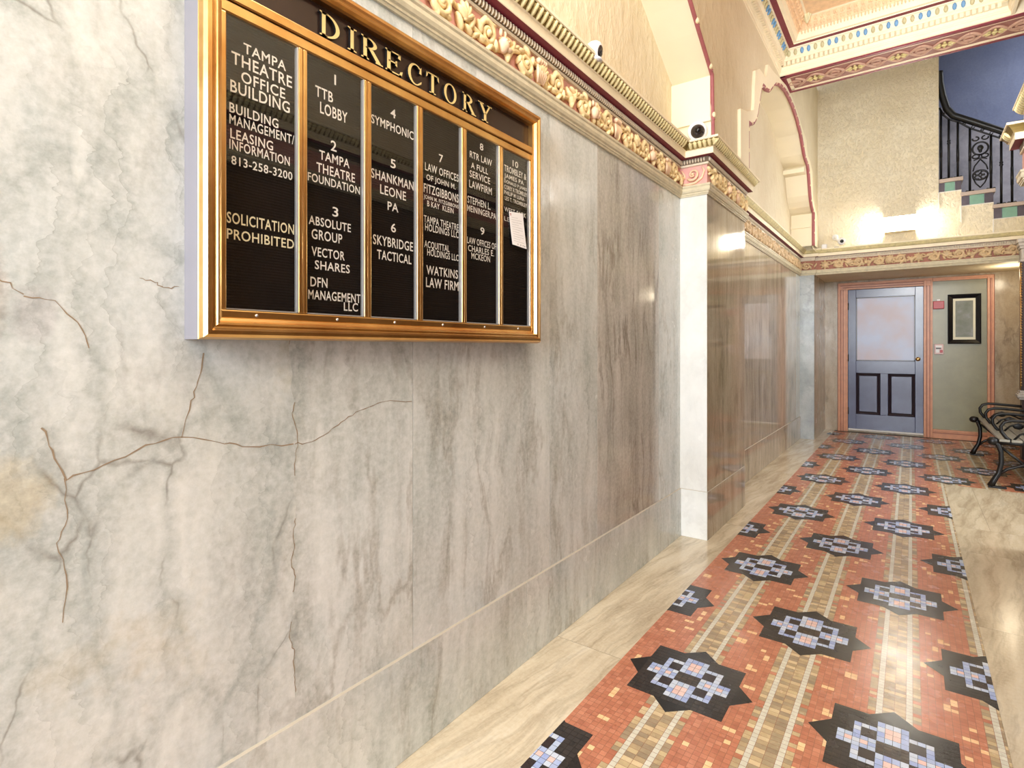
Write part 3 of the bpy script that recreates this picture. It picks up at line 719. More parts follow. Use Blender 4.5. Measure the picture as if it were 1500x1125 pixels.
def scrollwork(run, mb, m=0, s0=0.0, s1=None, L=.235, rich=True, m2=None, fat=1.0):
    """rinceau: a waving stem with volutes, acanthus leaves and, in between, a mask or an urn of fruit"""
    s1 = run.L if s1 is None else s1; zc, H = 2.288, .046
    n = max(1, round((s1-s0)/L)); L = (s1-s0)/n; rnd = random.Random(int(run.a.x*100)+int(run.a.y*10))
    m2 = m if m2 is None else m2
    wave = [(s0+L*n*i/(n*16), zc+.030*math.sin(2*math.pi*(i/32))) for i in range(n*16+1)]
    wave = [(max(s0+.004, min(s1-.004, t)), z) for t, z in wave]
    sc_tube(run, mb, wave, .0085*fat, m, .008)
    for k in range(n):
        c = s0+L*(k+.5); up_ = 1 if k % 2 == 0 else -1
        spiral(run, mb, c-.012, zc-up_*.004, .044, 1.45, up_, math.pi*(1.05), .0125*fat, m)
        for e in (-1, 1): leafblob(run, mb, c+L*.46+e*.03, zc-up_*.012+e*.01, 1.1*e, .034, .013, m, .008); leafblob(run, mb, c-L*.40+e*.02, zc+up_*.03, .5*e, .026, .010, m, .008)
        if rich:
            for j in range(6):                                            # leaves thrown off the volute
                a = math.pi*(.15+.30*j)*up_; rr = .046
                leafblob(run, mb, c-.012+math.cos(a)*rr, zc+math.sin(a)*rr*.95, a+.9*up_, .025*fat, .0105*fat, m)
            for j in range(5):                                            # acanthus tuft at the parting of the stems
                a = (-1.0+.5*j); leafblob(run, mb, c+L*.43+math.sin(a)*.018, zc+up_*(-.012+.034*math.cos(a)), math.pi/2-a, .034*fat, .0115*fat, m, .016)
            if k % 3 == 1:                                                # little beast mask
                h = c+L*.30
                mb.ell(run.P(h, .020, zc-.004), run.d*.024, UZ*.030, run.n*.022, m2, 9, 6)
                mb.ell(run.P(h+.020, .026, zc-.016), run.d*.022, UZ*.011, run.n*.014, m2, 8, 5)
                for e in (-1, 1): mb.ell(run.P(h-.010+e*.012, .024, zc+.032), run.d*.006, UZ*.016, run.n*.008, m2, 6, 4)
                for e in (-.006, .008): mb.ell(run.P(h+e, .040, zc+.006), run.d*.003, UZ*.004, run.n*.003, m2, 6, 4)
            elif k % 3 == 2:                                              # fluted urn with fruit
                h = c+L*.36
                for j in range(5): mb.tube([run.P(h+(j-2)*.009, .016, zc-.045), run.P(h+(j-2)*.013, .024, zc-.01), run.P(h+(j-2)*.012, .02, zc+.02)], [.005, .008, .006], m2, 6)
                for j in range(4): mb.ell(run.P(h+(j-1.5)*.014, .022, zc+.036), run.d*.011, UZ*.013, run.n*.013, m2, 7, 5)
def painted_scroll(run, mb, m=0):
    spiral(run, mb, .085, 2.296, .040, 1.3, 1, math.pi*1.2, .009, m)
    sc_tube(run, mb, [(.01, 2.245), (.05, 2.238), (.10, 2.243), (.14, 2.27), (.155, 2.31), (.14, 2.34)], [.007, .009, .009, .008, .007, .004], m, .002)
    sc_tube(run, mb, [(.012, 2.33), (.03, 2.30), (.035, 2.275)], [.006, .006, .003], m, .002)
runs_near = [Run(near_path[i], near_path[i+1]) for i in range(4)]
runs_near[0] = Run((-1.2, -.24), (-1.2, 3.48))
mb = MB(); scrollwork(runs_near[0], mb, 0, 0, 3.71, .235, True, 1); scrollwork(runs_near[2], mb, 0, .01, .94, .235, True, 1)
mb.build('frieze_relief', [M['gilt'], M['gilt_pale']], t1)
mb = MB(); painted_scroll(runs_near[1], mb); mb.build('pilaster_frieze_scroll', M['gilt_pale'], t1)
mb = MB()
for r_ in runs_near[:3]: beads(r_, mb)
mb.build('bead_course', M['dentil'], t1)
mb = MB(); leaves(Run((-1.2, -.24), (-1.2, 3.40)), mb, 0, .033, 0, -.03); leaves(runs_near[1], mb, 0, .029, .075, .085); leaves(runs_near[2], mb, 0, .033, -.085, .06)
mb.build('leaf_course', M['leaf'], t1)
runs_far = [Run(far_path[i], far_path[i+1]) for i in range(4)]
mb = MB(); scrollwork(Run((-1.2, 4.5), (-1.2, 8.13)), mb, 0, 0, 3.63, .22, True, None, 1.35)
scrollwork(runs_far[1], mb, 0, .02, .16, .14, False)
fr = runs_far[3]; scrollwork(fr, mb, 0, .18, 1.05, .24, True, None, 1.4); scrollwork(fr, mb, 0, 1.15, 2.3, .24, True, None, 1.4)
for t in (.12, 1.10):
    mb.lathe([(.0, .0), (.034, .0), (.046, .012), (.03, .02), (.018, .028), (.0, .03)], fr.P(t, 0, 2.288), fr.n, 0, 14)
    for j in range(8): a = j*math.pi/4; leafblob(fr, mb, t+math.cos(a)*.046, 2.288+math.sin(a)*.046, a, .018, .010, 0)
mb.build('frieze_relief', M['gilt_far'], t2)
mb = MB()
for r_ in (Run((-1.2, 4.5), (-1.2, 8.1)), fr): beads(r_, mb, 0, .02)
mb.build('bead_course', M['dentil'], t2)
mb = MB()                                                                  # plain ogee cap over the leaf hollow on this length
for a, b in zip(far_path, far_path[1:]): pass
rows = [[(x, y, h) for x, y in offset_path(far_path, p)] for p, h in ((.056, 2.434), (.066, 2.444), (.080, 2.458), (.091, 2.474))]
for i in range(3):
    for j in range(len(far_path)-1): mb.quad(rows[i][j], rows[i][j+1], rows[i+1][j+1], rows[i+1][j], 0)
mb.build('ogee_cap', M['leaf'], t2, recalc=False)
mb = MB()
for a, b in zip(right_path, right_path[1:]): r_ = Run(a, b); leaves(r_, mb, 0, .03, -.06 if r_.L > .2 else .0, .06 if r_.L > .2 else .0)
mb.build('leaf_course', M['leaf'], t3)

# ------------------------------------------------------------------ ceiling cornice, beam and coffers
CPROF = [(-.02, 3.755, 4), (0, 3.755, 4), (.004, 3.757, 4), (.004, 3.782, 4), (.012, 3.786, 4), (.012, 3.795, 4), (.018, 3.800, 4), (.020, 3.818, 4), (.022, 3.822, 0), (.022, 3.858, 4), (.040, 3.862, 4), (.046, 3.872, 4), (.060, 3.884, 4), (.080, 3.934, 4), (.092, 3.938, 4), (.095, 3.947, 3), (.140, 3.947, 4), (.142, 3.955, 4), (.165, 3.958, 4), (.19, 4.02, 5), (.25, 4.10, 4), (.28, 4.11, 4)]
# closed ring: left wall cornice then the face of the beam
cpath = [(-1.0, -1.6), (-1.0, 5.65), (.62, 5.65), (.62, -1.6)]
t4 = entab(cpath, 'trim_4', [M['stone'], M['peach'], M['cream'], M['maroon'], M['cream'], M['peach']], 0, CPROF, False)  # stone tone behind the dentils paints the shade of their gaps
c_left, c_beam = Run((-1.0, .5), (-1.0, 5.65)), Run((-1.0, 5.65), (.62, 5.65))
mb = MB()
for r_, s0, s1 in ((c_left, 0, r_ and c_left.L-.07), (c_beam, .07, 1.55)):
    n = int((s1-s0)/.054)
    for i in range(n):
        mb.ell(r_.P(s0+.054*(i+.35), .075, 3.908), r_.d*.0155, UZ*.026+r_.n*.009, r_.n*.012, 0 if (i//2) % 2 == 0 else 1, 8, 6)
mb.build('egg_course', [M['egggreen'], M['eggblue']], t4)
mb = MB()
for r_, s0, s1 in ((c_left, 0, c_left.L-.035), (c_beam, .035, 1.59)):
    n = int((s1-s0)/.0375)
    for i in range(n):
        t = s0+.0375*i; q = [r_.P(t+a, p, z) for a in (0, .024) for p in (.016, .046) for z in (3.820, 3.856)]
        mb.add(q, [(0, 1, 3, 2), (4, 6, 7, 5), (0, 4, 5, 1), (2, 3, 7, 6), (0, 2, 6, 4), (1, 5, 7, 3)], 0)
mb.build('dentil_course', M['cream'], t4)
mb = MB()
for r_, s0, s1 in ((c_left, 0, c_left.L-.2), (c_beam, .2, 1.45)):
    n = int((s1-s0)/.05)
    for i in range(n):
        t = s0+.05*(i+.5)
        for j, (p, z) in enumerate(((.185, 4.01), (.21, 4.045), (.235, 4.08))):
            for e in (-1, 1): mb.ell(r_.P(t+e*(.014-.003*j), p, z), r_.d*.008+UZ*.004*e, UZ*.016+r_.n*.010, r_.n*.006-UZ*.006, 0, 6, 4)
mb.build('acanthus_course', M['peach'], t4)
bm_ = MB()                                                                  # the beam itself with its painted soffit
bm_.box(-1.0, 1.4, 5.652, 6.05, 3.753, 4.7, 0)
bm_.box(-1.0, 1.6, 5.66, 5.70, 3.742, 3.754, 1); bm_.box(-1.0, 1.6, 6.015, 6.05, 3.742, 3.754, 1); bm_.box(-1.0, -.955, 5.66, 6.05, 3.741, 3.754, 1)
bm_.box(-.955, 1.6, 5.70, 5.718, 3.745, 3.754, 2); bm_.box(-.955, 1.6, 5.985, 6.015, 3.745, 3.754, 2); bm_.box(-.955, -.925, 5.70, 6.0, 3.745, 3.754, 2)
bm_.box(-.925, 1.6, 5.718, 5.985, 3.7505, 3.754, 3)
beam = struct(bm_.build('trim_5', [M['cream'], M['maroon'], M['cream'], M['mauve']]))
mb = MB(); yc = 5.852
for k in range(7):
    xc = -.73+.318*k
    for s in (-1, 1):
        pts = [(xc-.159+.318*i/16, yc+s*.085*math.cos(math.pi*(i/8-1)), 3.747) for i in range(17)]
        mb.tube(pts, .011, 0, 6); 
    for s in (.55, .3):
        pts = [(xc-.159+.075*s*math.cos(a)*1.5, yc+.085*s*math.sin(a), 3.746) for a in [2*math.pi*i/14 for i in range(15)]]
        mb.tube(pts, .007, 0, 6)
    for i in range(8):
        a = 2*math.pi*i/8; mb.ell((xc+math.cos(a)*.058, yc+math.sin(a)*.036, 3.745), (.030*math.cos(a), .020*math.sin(a), 0), (-.012*math.sin(a), .012*math.cos(a), 0), (0, 0, .010), 1, 7, 4)
    mb.ell((xc, yc, 3.742), (.022, 0, 0), (0, .018, 0), (0, 0, .012), 1, 8, 5)
mb.build('guilloche_relief', [M['lace'], M['rosette']], beam)
# coffered ceiling inside the cornice
ce = MB(); ce.box(-1.3, .9, -2.2, 5.65, 4.20, 4.3, 0); ce.box(-1.3, 3.5, 6.05, 9.7, 5.6, 5.7, 2); ce.box(1.25, 3.5, 4.3, 6.2, 3.0, 3.1, 2); ce.box(.62, 1.45, 4.2, 5.65, 4.3, 4.4, 0)
ce.box(-.76, .4, -2.2, 5.4, 4.105, 4.2, 0)
for k in range(4):
    y1 = 5.22-k*1.1; x0, x1, y0 = -.56, .26, y1-.95
    for a, b, c, d in ((x0, x1, y1-.02, y1), (x0, x1, y0, y0+.02), (x0, x0+.02, y0, y1), (x1-.02, x1, y0, y1)): ce.box(a, b, c, d, 4.098, 4.11, 1)
    ce.box(x0+.05, x1-.05, y0+.05, y1-.05, 4.102, 4.11, 3)
ceil = struct(ce.build('ceiling', [M['peach'], M['maroon'], M['plaster_tan'], M['rose']]))
mb = MB()                                                                   # leaf drop in the corner of the coffer
o = (-.735, 5.375, 4.03)
mb.lathe([(.002, 0), (.012, .012), (.020, .05), (.028, .10), (.034, .15), (.030, .20)], o, (0, 0, 1), 0, 12)
for j in range(6):
    a = j*math.pi/3; d = Vector((math.cos(a), math.sin(a), 0)); p = Vector(o)
    mb.tube([p+d*.010+UZ*.02, p+d*.026+UZ*.08, p+d*.038+UZ*.15, p+d*.062+UZ*.19], [.006, .012, .016, .008], 0, 6)
mb.build('pendant_leaf_drop', M['droplet'], ceil)

# ------------------------------------------------------------------ door, frame and side panel at the end of the corridor
door = struct(thing('door_1', '', '', (-.3, 9.25, 0))); del door['label'], door['category']
mb = MB(); yf = 9.225
def jamb(x0, x1, z0, z1, horiz=False):
    mb.bbox(x0, x1, yf+(.0065 if horiz else .008), 9.275, z0, z1, .003)
    if horiz: mb.bbox(x0+.001, x1-.001, yf-.0055, yf+.02, z1-.028, z1, .004); mb.bbox(x0+.001, x1-.001, yf-.0015, yf+.02, z0, z0+.02, .003)
    else: mb.bbox(x0, x0+.026, yf-.004, yf+.02, z0, z1, .004); mb.bbox(x1-.02, x1, yf, yf+.02, z0, z1, .003)
jamb(-.862, -.740, 0, 2.135); jamb(.134, .230, 0, 2.135); jamb(.784, .850, 0, 2.135)
jamb(-.862, .230, 2.040, 2.138, True); jamb(.230, .850, 2.092, 2.138, True); jamb(.230, .850, 0, .12, True)
for x in (-.828, -.800, .166, .196, .815): mb.box(x, x+.006, yf+.001, yf+.02, .0 if x < .2 else .1, 2.05 if x < .2 else 2.1, 1)
for a, b, z in ((-.83, .16, 2.095), (-.80, .14, 2.066), (.23, .80, 2.108), (.23, .79, .07)): mb.box(a, b, yf-.0005, yf+.02, z, z+.006, 1)
mb.box(-.868, -.861, yf+.01, 9.275, 0, 2.14, 1); mb.box(.849, .856, yf+.01, 9.275, 0, 2.14, 1)
mb.build('door_frame', [M['salmon'], M['salmon_dark']], door)
mb = MB(); mb.box(.225, .79, 9.252, 9.275, .11, 2.10, 0); mb.build('side_panel', M['board'], door)
mb = MB(); y0 = 9.240
mb.bbox(-.738, -.640, y0, 9.275, .035, 2.036, .003); mb.bbox(.042, .132, y0, 9.275, .035, 2.036, .003)
mb.bbox(-.64, .042, y0, 9.275, 1.92, 2.036, .003); mb.bbox(-.64, .042, y0, 9.275, .845, 1.02, .003); mb.bbox(-.64, .042, y0, 9.275, .035, .262, .003); mb.bbox(-.352, -.262, y0, 9.275, .262, .845, .003)
leaf = mb.build('door_leaf', M['door'], door)
mb = MB()
for x0, x1, z0, z1 in ((-.64, .042, 1.02, 1.92),):
    for a, b, c, d in ((x0, x1, z1-.012, z1), (x0, x1, z0, z0+.012), (x0, x0+.012, z0, z1), (x1-.012, x1, z0, z1)): mb.box(a, b, y0+.002, 9.272, c, d, 0)
mb.build('glazing_bead', M['door_dark'], leaf)
mb = MB(); mb.box(-.632, .034, 9.256, 9.262, 1.03, 1.91); mb.build('frosted_pane', M['frosted'], leaf)
for x0, x1 in ((-.64, -.352), (-.262, .042)):
    mb = MB(); z0, z1 = .262, .845
    mb.poly_extrude([(x0, 9.262, z0), (x1, 9.262, z0), (x1, 9.262, z1), (x0, 9.262, z1)], (0, .01, 0), 1)
    for i, (a, b) in enumerate((((x0, z0), (x1, z0)), ((x1, z0), (x1, z1)), ((x1, z1), (x0, z1)), ((x0, z1), (x0, z0)))):
        cx, cz = (x0+x1)/2, (z0+z1)/2
        def ins(p, k): return (p[0]+k*(1 if p[0] < cx else -1), p[1]+k*(1 if p[1] < cz else -1))
        prev = None
        for (k1, d1), (k2, d2) in zip(((0, 9.241), (.012, 9.256), (.024, 9.262)), ((.012, 9.256), (.024, 9.262), (.040, 9.248))):
            p = [ins(a, k1), ins(b, k1), ins(b, k2), ins(a, k2)]
            mb.quad((p[0][0], d1, p[0][1]), (p[1][0], d1, p[1][1]), (p[2][0], d2, p[2][1]), (p[3][0], d2, p[3][1]), 1)
    mb.quad((x0+.040, 9.248, z0+.040), (x1-.040, 9.248, z0+.040), (x1-.040, 9.248, z1-.040), (x0+.040, 9.248, z1-.040), 0)
    mb.build('raised_panel', [M['door'], M['door_dark']], leaf, recalc=False)
mb = MB(); mb.lathe([(.026, 0), (.026, .006), (.012, .010), (.010, .03), (.024, .038), (.028, .05), (.022, .06), (.004, .064)], (.072, 9.24, 1.052), (0, -1, 0)); mb.build('door_knob', M['brass'], leaf)
for z in (.30, 1.06, 1.80):
    mb = MB(); mb.tube([(-.739, 9.236, z-.05), (-.739, 9.236, z+.05)], .008); mb.box(-.745, -.728, 9.236, 9.245, z-.05, z+.05); mb.build('hinge', M['lens'], leaf)
mb = MB(); mb.box(-.735, .13, 9.236, 9.25, .028, .048); mb.build('door_sweep', M['white_line'], leaf)

# things on the side panel
t = thing('picture_frame', 'black framed picture with cream mount hanging right of the door', 'picture', (.555, 9.252, 1.58))
mb = MB(); x0, x1, z0, z1 = .387, .724, 1.257, 1.904
for (a, b) in (((x0, z0), (x1, z0)), ((x1, z0), (x1, z1)), ((x1, z1), (x0, z1)), ((x0, z1), (x0, z0))):
    cx, cz = (x0+x1)/2, (z0+z1)/2
    def ins(p, k): return (p[0]+k*(1 if p[0] < cx else -1), p[1]+k*(1 if p[1] < cz else -1))
    for (k1, d1), (k2, d2) in zip(((0, 9.252), (0, 9.215), (.012, 9.208)), ((0, 9.215), (.012, 9.208), (.055, 9.232))):
        p = [ins(a, k1), ins(b, k1), ins(b, k2), ins(a, k2)]
        mb.quad((p[0][0], d1, p[0][1]), (p[1][0], d1, p[1][1]), (p[2][0], d2, p[2][1]), (p[3][0], d2, p[3][1]))
mb.build('frame', M['black_frame'], t, recalc=False)
mb = MB(); mb.box(.438, .674, 9.234, 9.25, 1.308, 1.853, 0); mb.build('mount', M['mat_white'], t)
mb = MB(); mb.box(.467, .645, 9.232, 9.235, 1.345, 1.818, 0); mb.build('print', M['art'], t)
t = thing('fire_alarm_strobe', 'red fire alarm box fixed high beside the door frame', 'fire alarm', (.29, 9.252, 1.77))
mb = MB(); mb.bbox(.234, .351, 9.20, 9.252, 1.722, 1.824, .006); mb.build('housing', M['red_plastic'], t)
mb = MB(); mb.bbox(.272, .308, 9.205, 9.25, 1.825, 1.85, .004); mb.build('strobe_lens', M['white_plastic'], t)
t = thing('fire_alarm_pull_station', 'small pale pull station on the panel below the red alarm box', 'fire alarm', (.296, 9.252, 1.19))
mb = MB(); mb.bbox(.246, .346, 9.215, 9.252, 1.118, 1.255, .006); mb.build('backplate', M['pink_plastic'], t)
mb = MB(); mb.bbox(.264, .318, 9.203, 9.216, 1.19, 1.205, .003); mb.build('pull_handle', M['door_dark'], t)
mb = MB(); mb.bbox(.262, .328, 9.209, 9.216, 1.205, 1.235, .003); mb.bbox(.262, .30, 9.209, 9.216, 1.14, 1.186, .003); mb.build('label_plate', M['white_plastic'], t)
mb = MB(); mb.bbox(.306, .334, 9.207, 9.216, 1.14, 1.175, .003); mb.build('red_button', M['red_plastic'], t)
mb = MB(); mb.poly_extrude([(-.955, 8.77, .0005), (-.90, 8.77, .0005), (-.90, 8.77, .022), (-.92, 8.77, .026), (-.955, 8.77, .008)], (0, .03, 0))
mb.bbox(-.885, -.86, 8.755, 8.79, .0005, .014, .003)
tag(mb.build('door_stop', M['lens']), 'small black doorstop lying on the floor at the left of the door', 'doorstop')

# ------------------------------------------------------------------ wall lamp, security cameras
t = thing('wall_sconce', 'glowing box wall light above the rear cornice', 'wall lamp', (-.115, 8.22, 2.70))
mb = MB(); mb.box(-.27, .04, 8.078, 8.084, 2.617, 2.788); mb.build('front_plate', M['lamp_plate'], t)
mb = MB(); mb.box(-.27, .04, 8.08, 8.22, 2.788, 2.795); mb.box(-.27, .04, 8.08, 8.22, 2.610, 2.617); mb.box(-.12, -.11, 8.11, 8.22, 2.617, 2.788); mb.build('casing', M['lamp_metal'], t)
mb = MB()
for x in (-.262, .032):
    for z in (2.628, 2.777): mb = MB(); mb.ell((x, 8.077, z), (.005, 0, 0), (0, .003, 0), (0, 0, .005)); mb.build('screw', M['case_grey'], t)
for s, x in ((-1, -.185), (1, -.045)):
    o = area('sconce_bulb', (x, 8.145, 2.70), (0, R(90)*-s*-1 if s < 0 else R(-90), 0), .06, .05, .5, (1.0, .94, .80)); o.rotation_euler = (0, R(90) if s < 0 else R(-90), 0)

def turret(loc, aim, label, r=.045, base=None):
    t = thing('security_camera', label, 'security camera', loc, 'white security cameras on the cornices'); L = Vector(loc); a = Vector(aim).normalized()
    mb = MB(); mb.lathe([(r*.2, -r*1.05), (r*.7, -r*.85), (r*.98, -r*.35), (r*1.02, r*.1), (r*.9, r*.42), (r*.62, r*.58)], L+UZ*r, a, 0, 22); mb.build('housing', M['white_plastic'], t)
    mb = MB(); mb.lathe([(r*.60, 0), (r*.58, r*.05), (r*.40, r*.12), (.001, r*.15)], L+UZ*r+a*r*.57, a, 0, 20); mb.build('lens_window', M['dark_dome'], t)
    mb = MB(); mb.lathe([(r*.22, 0), (r*.20, r*.06), (.001, r*.07)], L+UZ*r+a*r*.68, a, 0, 14); mb.build('lens', M['lens'], t)
    mb = MB(); mb.lathe([(r*.75, 0), (r*.7, r*.2), (r*.5, r*.35)], L, (0, 0, 1), 0, 18); mb.build('mounting_base', M['white_plastic'], t)
    return t
turret((-1.125, 2.165, 2.462), (.80, .08, -.2), 'white security camera on the cornice above the directory board', .043)
t = thing('security_camera', 'white ringed dome security camera on the cornice over the pilaster', 'security camera', (-1.075, 3.44, 2.488), 'white security cameras on the cornices')
a = Vector((.42, -1, -.22)).normalized(); L = Vector((-1.072, 3.425, 2.545))
mb = MB(); mb.lathe([(.045, -.045), (.056, -.035), (.060, -.005), (.057, .008), (.043, .012)], L, a, 0, 28); mb.build('housing', M['white_plastic'], t)
mb = MB(); mb.lathe([(.043, .008), (.041, .020), (.034, .032), (.022, .041), (.001, .045)], L-UZ*.003, a, 0, 26); mb.build('smoked_dome', M['dark_dome'], t)
mb = MB(); mb.lathe([(.020, .036), (.019, .046), (.001, .049)], L, a, 0, 16); mb.build('lens', M['lens'], t)
mb = MB(); mb.box(-1.10, -1.045, 3.43, 3.46, 2.488, 2.51); mb.build('mounting_base', M['white_plastic'], t)
t = thing('security_camera', 'white bullet security camera on a bracket at the left of the rear cornice', 'security camera', (-.74, 8.17, 2.488), 'white security cameras on the cornices')
a = Vector((.15, -1, -.15)).normalized(); L = Vector((-.715, 8.10, 2.56))
mb = MB(); mb.lathe([(.02, -.09), (.042, -.08), (.045, 0), (.040, .018)], L, a, 0, 20); mb.build('housing', M['white_plastic'], t)
mb = MB(); mb.lathe([(.022, .016), (.020, .024), (.001, .026)], L, a, 0, 14); mb.build('lens', M['lens'], t)
mb = MB(); mb.tube([(-.79, 8.18, 2.63), (-.77, 8.17, 2.60), (-.73, 8.16, 2.565)], [.026, .020, .016]); mb.lathe([(.038, 0), (.038, .02), (.025, .03)], (-.795, 8.219, 2.635), (0, -1, 0)); mb.build('bracket', M['white_plastic'], t)
mb = MB(); mb.box(-.80, -.75, 8.12, 8.16, 2.488, 2.497); mb.build('foot', M['case_grey'], t)
mb = MB(); mb.bbox(-.945, -.885, 8.13, 8.20, 2.488, 2.55, .012)
tag(mb.build('junction_box', M['white_plastic']), 'small white junction box in the far left corner of the rear cornice', 'junction box')

# ------------------------------------------------------------------ stair and railing in the rear opening
sf = MB()
for i, (x0, x1, zt) in enumerate(((.20, .485, 3.19), (.462, .767, 3.005), (.742, 1.045, 2.82), (1.02, 1.33, 2.635), (1.3, 1.6, 2.45))):
    sf.bbox(x0 if i else .264, x1, 8.19, 9.6, zt-.042, zt, .004, 0)
    sf.box(max(x0, .264), x1-.015, 8.235, 9.6, zt-.15, zt-.042, 3)
    a = [.264, .47, .752, 1.03, 1.31][i]; b = [.47, .752, 1.03, 1.31, 1.6][i]; z0 = [3.04, 2.85, 2.66, 2.50, 2.3][i]
    w_ = b-a; cuts = (a, a+w_*.25, a+w_*.72, b)
    for j in range(3): sf.box(cuts[j]+.003, cuts[j+1]-.003, 8.215, 8.235, z0+.004, zt-.044, 1 if j == 1 else 2)
    sf.box(a-.008, a+.0, 8.21, 8.23, z0-.19, z0, 4); sf.box(a, b, 8.21, 8.23, z0-.006, z0+.002, 4)
struct(sf.build('stairs', [M['tread'], M['tile_green'], M['tile_dark'], M['greywall'], M['white_line']]))
t = thing('stair_railing', 'black wrought iron stair railing with scrolls in the upper right opening', 'railing', (.6, 8.26, 3.0))
YR = 8.27
def zt_at(x): return 3.19 if x < .477 else 3.005 if x < .76 else 2.82 if x < 1.035 else 2.635
rail = [(.268, 4.52), (.275, 4.38), (.30, 4.22), (.34, 4.06), (.40, 3.965), (.50, 3.90), (.953, 3.60), (1.35, 3.335)]
mb = MB()
sm = []
for (a, za), (b, zb) in zip(rail, rail[1:]):
    for i in range(5): sm.append((a+(b-a)*i/5, za+(zb-za)*i/5))
sm.append(rail[-1])
mb.tube([(x, YR, z-.03) for x, z in sm], .038, 0, 10, True, 1.0); mb.build('handrail', M['iron'], t)
def rz(x):
    for (a, za), (b, zb) in zip(rail, rail[1:]):
        if a <= x <= b: return za+(zb-za)*(x-a)/(b-a)
    return rail[-1][1]
low = [(.27, 4.06), (.31, 3.96), (.36, 3.90), (.45, 3.845)]+[(x, rz(x)-.115) for x in (.55, .75, .953, 1.3)]
mb = MB(); mb.tube([(x, YR, z) for x, z in low], .010, 0, 6); mb.build('lower_rail', M['iron'], t)
def lz(x):
    for (a, za), (b, zb) in zip(low, low[1:]):
        if a <= x <= b: return za+(zb-za)*(x-a)/(b-a)
    return low[-1][1]
mb = MB()
for x in (.33, .40, .50, .58, .66, .74, .82, .90):
    zc = (lz(x)+rz(x)-.065)/2; pts = []; mb = MB()
    for i in range(15):
        a = i*.48; r_ = .022*(1-.045*i); pts.append((x+math.cos(a)*r_, YR, zc+math.sin(a)*r_))
    mb.tube(pts, .005, 0, 6)
    if round(x*100) % 16 == 2: mb.tube([(x-.03, YR, lz(x-.03)), (x+.03, YR, rz(x+.03)-.06)], .005, 0, 6)
    mb.build('rail_scroll', M['iron'], t)
for i, x in enumerate((.285, .357, .44, .549, .734, .822, .913, 1.06)):
    mb = MB(); z0 = zt_at(x); z1 = lz(x)
    mb.tube([(x, YR, z0), (x, YR, z1)], .012, 0, 8)
    zm = z0+(z1-z0)*(.62 if i % 2 else .45)
    if i in (1, 5): mb.lathe([(.010, -.03), (.020, -.015), (.012, 0), (.020, .015), (.010, .03)], (x, YR, zm), (0, 0, 1), 0, 10)
    else: mb.tube([(x, YR, zm-.10), (x, YR, zm+.10)], .014, 0, 6)
    for e in (-1, 1):
        mb.tube([(x+e*(.006+.03*math.sin(k*.5)), YR, z0+.012+.012*math.sin(k*.9)) for k in range(6)], .006, 0, 6)
    mb.build('baluster', M['iron'], t)
mb = MB(); xc = .6415; z0, z1 = 3.03, lz(.64)-.01; h = z1-z0
def loop(cx, cz, rx, rz_, a0, a1, n=22, r=.0095): mb.tube([(cx+math.cos(a0+(a1-a0)*i/n)*rx, YR, cz+math.sin(a0+(a1-a0)*i/n)*rz_) for i in range(n+1)], r, 0, 6)
loop(xc, z0+h*.72, .070, .072, -.6*math.pi, 1.6*math.pi); mb.ell((xc, YR, z0+h*.73), (.030, 0, 0), (0, .01, 0), (0, 0, .034)); mb.ell((xc, YR, z0+h*.675), (.018, 0, 0), (0, .01, 0), (0, 0, .022))
loop(xc, z0+h*.25, .066, .055, 0, 2*math.pi)
for e in (-1, 1):
    loop(xc+e*.026, z0+h*.285, .022, .020, 0, 1.7*math.pi*e, 14, .008); loop(xc+e*.026, z0+h*.215, .022, .020, 0, -1.7*math.pi*e, 14, .008)
    loop(xc+e*.042, z0+h*.90, .028, .022, math.pi/2, math.pi/2+e*1.6*math.pi, 14, .008)
    loop(xc+e*.040, z0+h*.585, .030, .022, math.pi/2, math.pi/2-e*1.6*math.pi, 14, .008)
    mb.tube([(xc, YR, z0+h*.53), (xc+e*.05, YR, z0+h*.42), (xc+e*.066, YR, z0+h*.33)], .007, 0, 6)
    mb.tube([(xc+e*.066, YR, z0+h*.22), (xc+e*.04, YR, z0+h*.11), (xc, YR, z0+h*.03)], .007, 0, 6)
    mb.tube([(xc+e*.06, YR, z0+h*.52+.0), (xc, YR, z0+h*.55)], .006, 0, 6)
mb.build('scroll_panel', M['iron'], t)

# ------------------------------------------------------------------ column at the right of the overhang
t = thing('column', 'dark column with gilt edge and pale cap and base at the right edge behind the bench', 'column', (1.1, 8.1, 0))
mb = MB(); mb.box(.956, 1.22, 7.99, 8.12, .745, 2.13); mb.build('shaft', M['darkwood'], t)
mb = MB()
for z in range(46): mb.ell((.956, 7.99, .80+z*.029), (.009, 0, 0), (0, .009, 0), (0, 0, .011))
mb.tube([(.950, 7.995, .75), (.950, 7.995, 2.13)], .005); mb.build('gilt_edge', M['brass'], t)
mb = MB()
for p, z0, z1 in ((.008, 2.13, 2.16), (.0, 2.16, 2.27), (.012, 2.27, 2.30), (.024, 2.30, 2.335), (.034, 2.335, 2.375)): mb.bbox(.956-p, 1.24, 7.99-p, 8.13, z0, z1, .006)
mb.build('cap', M['capstone'], t)
mb = MB()
for p, z0, z1 in ((.020, .645, .668), (.034, .668, .705), (.022, .705, .722), (.012, .722, .745)): mb.bbox(.956-p, 1.24, 7.99-p, 8.13, z0, z1, .006)
mb.build('base_moulding', M['capstone'], t)
mb = MB(); mb.box(.962, 1.23, 7.996, 8.12, 0, .645); mb.build('pedestal', M['darkwood'], t)

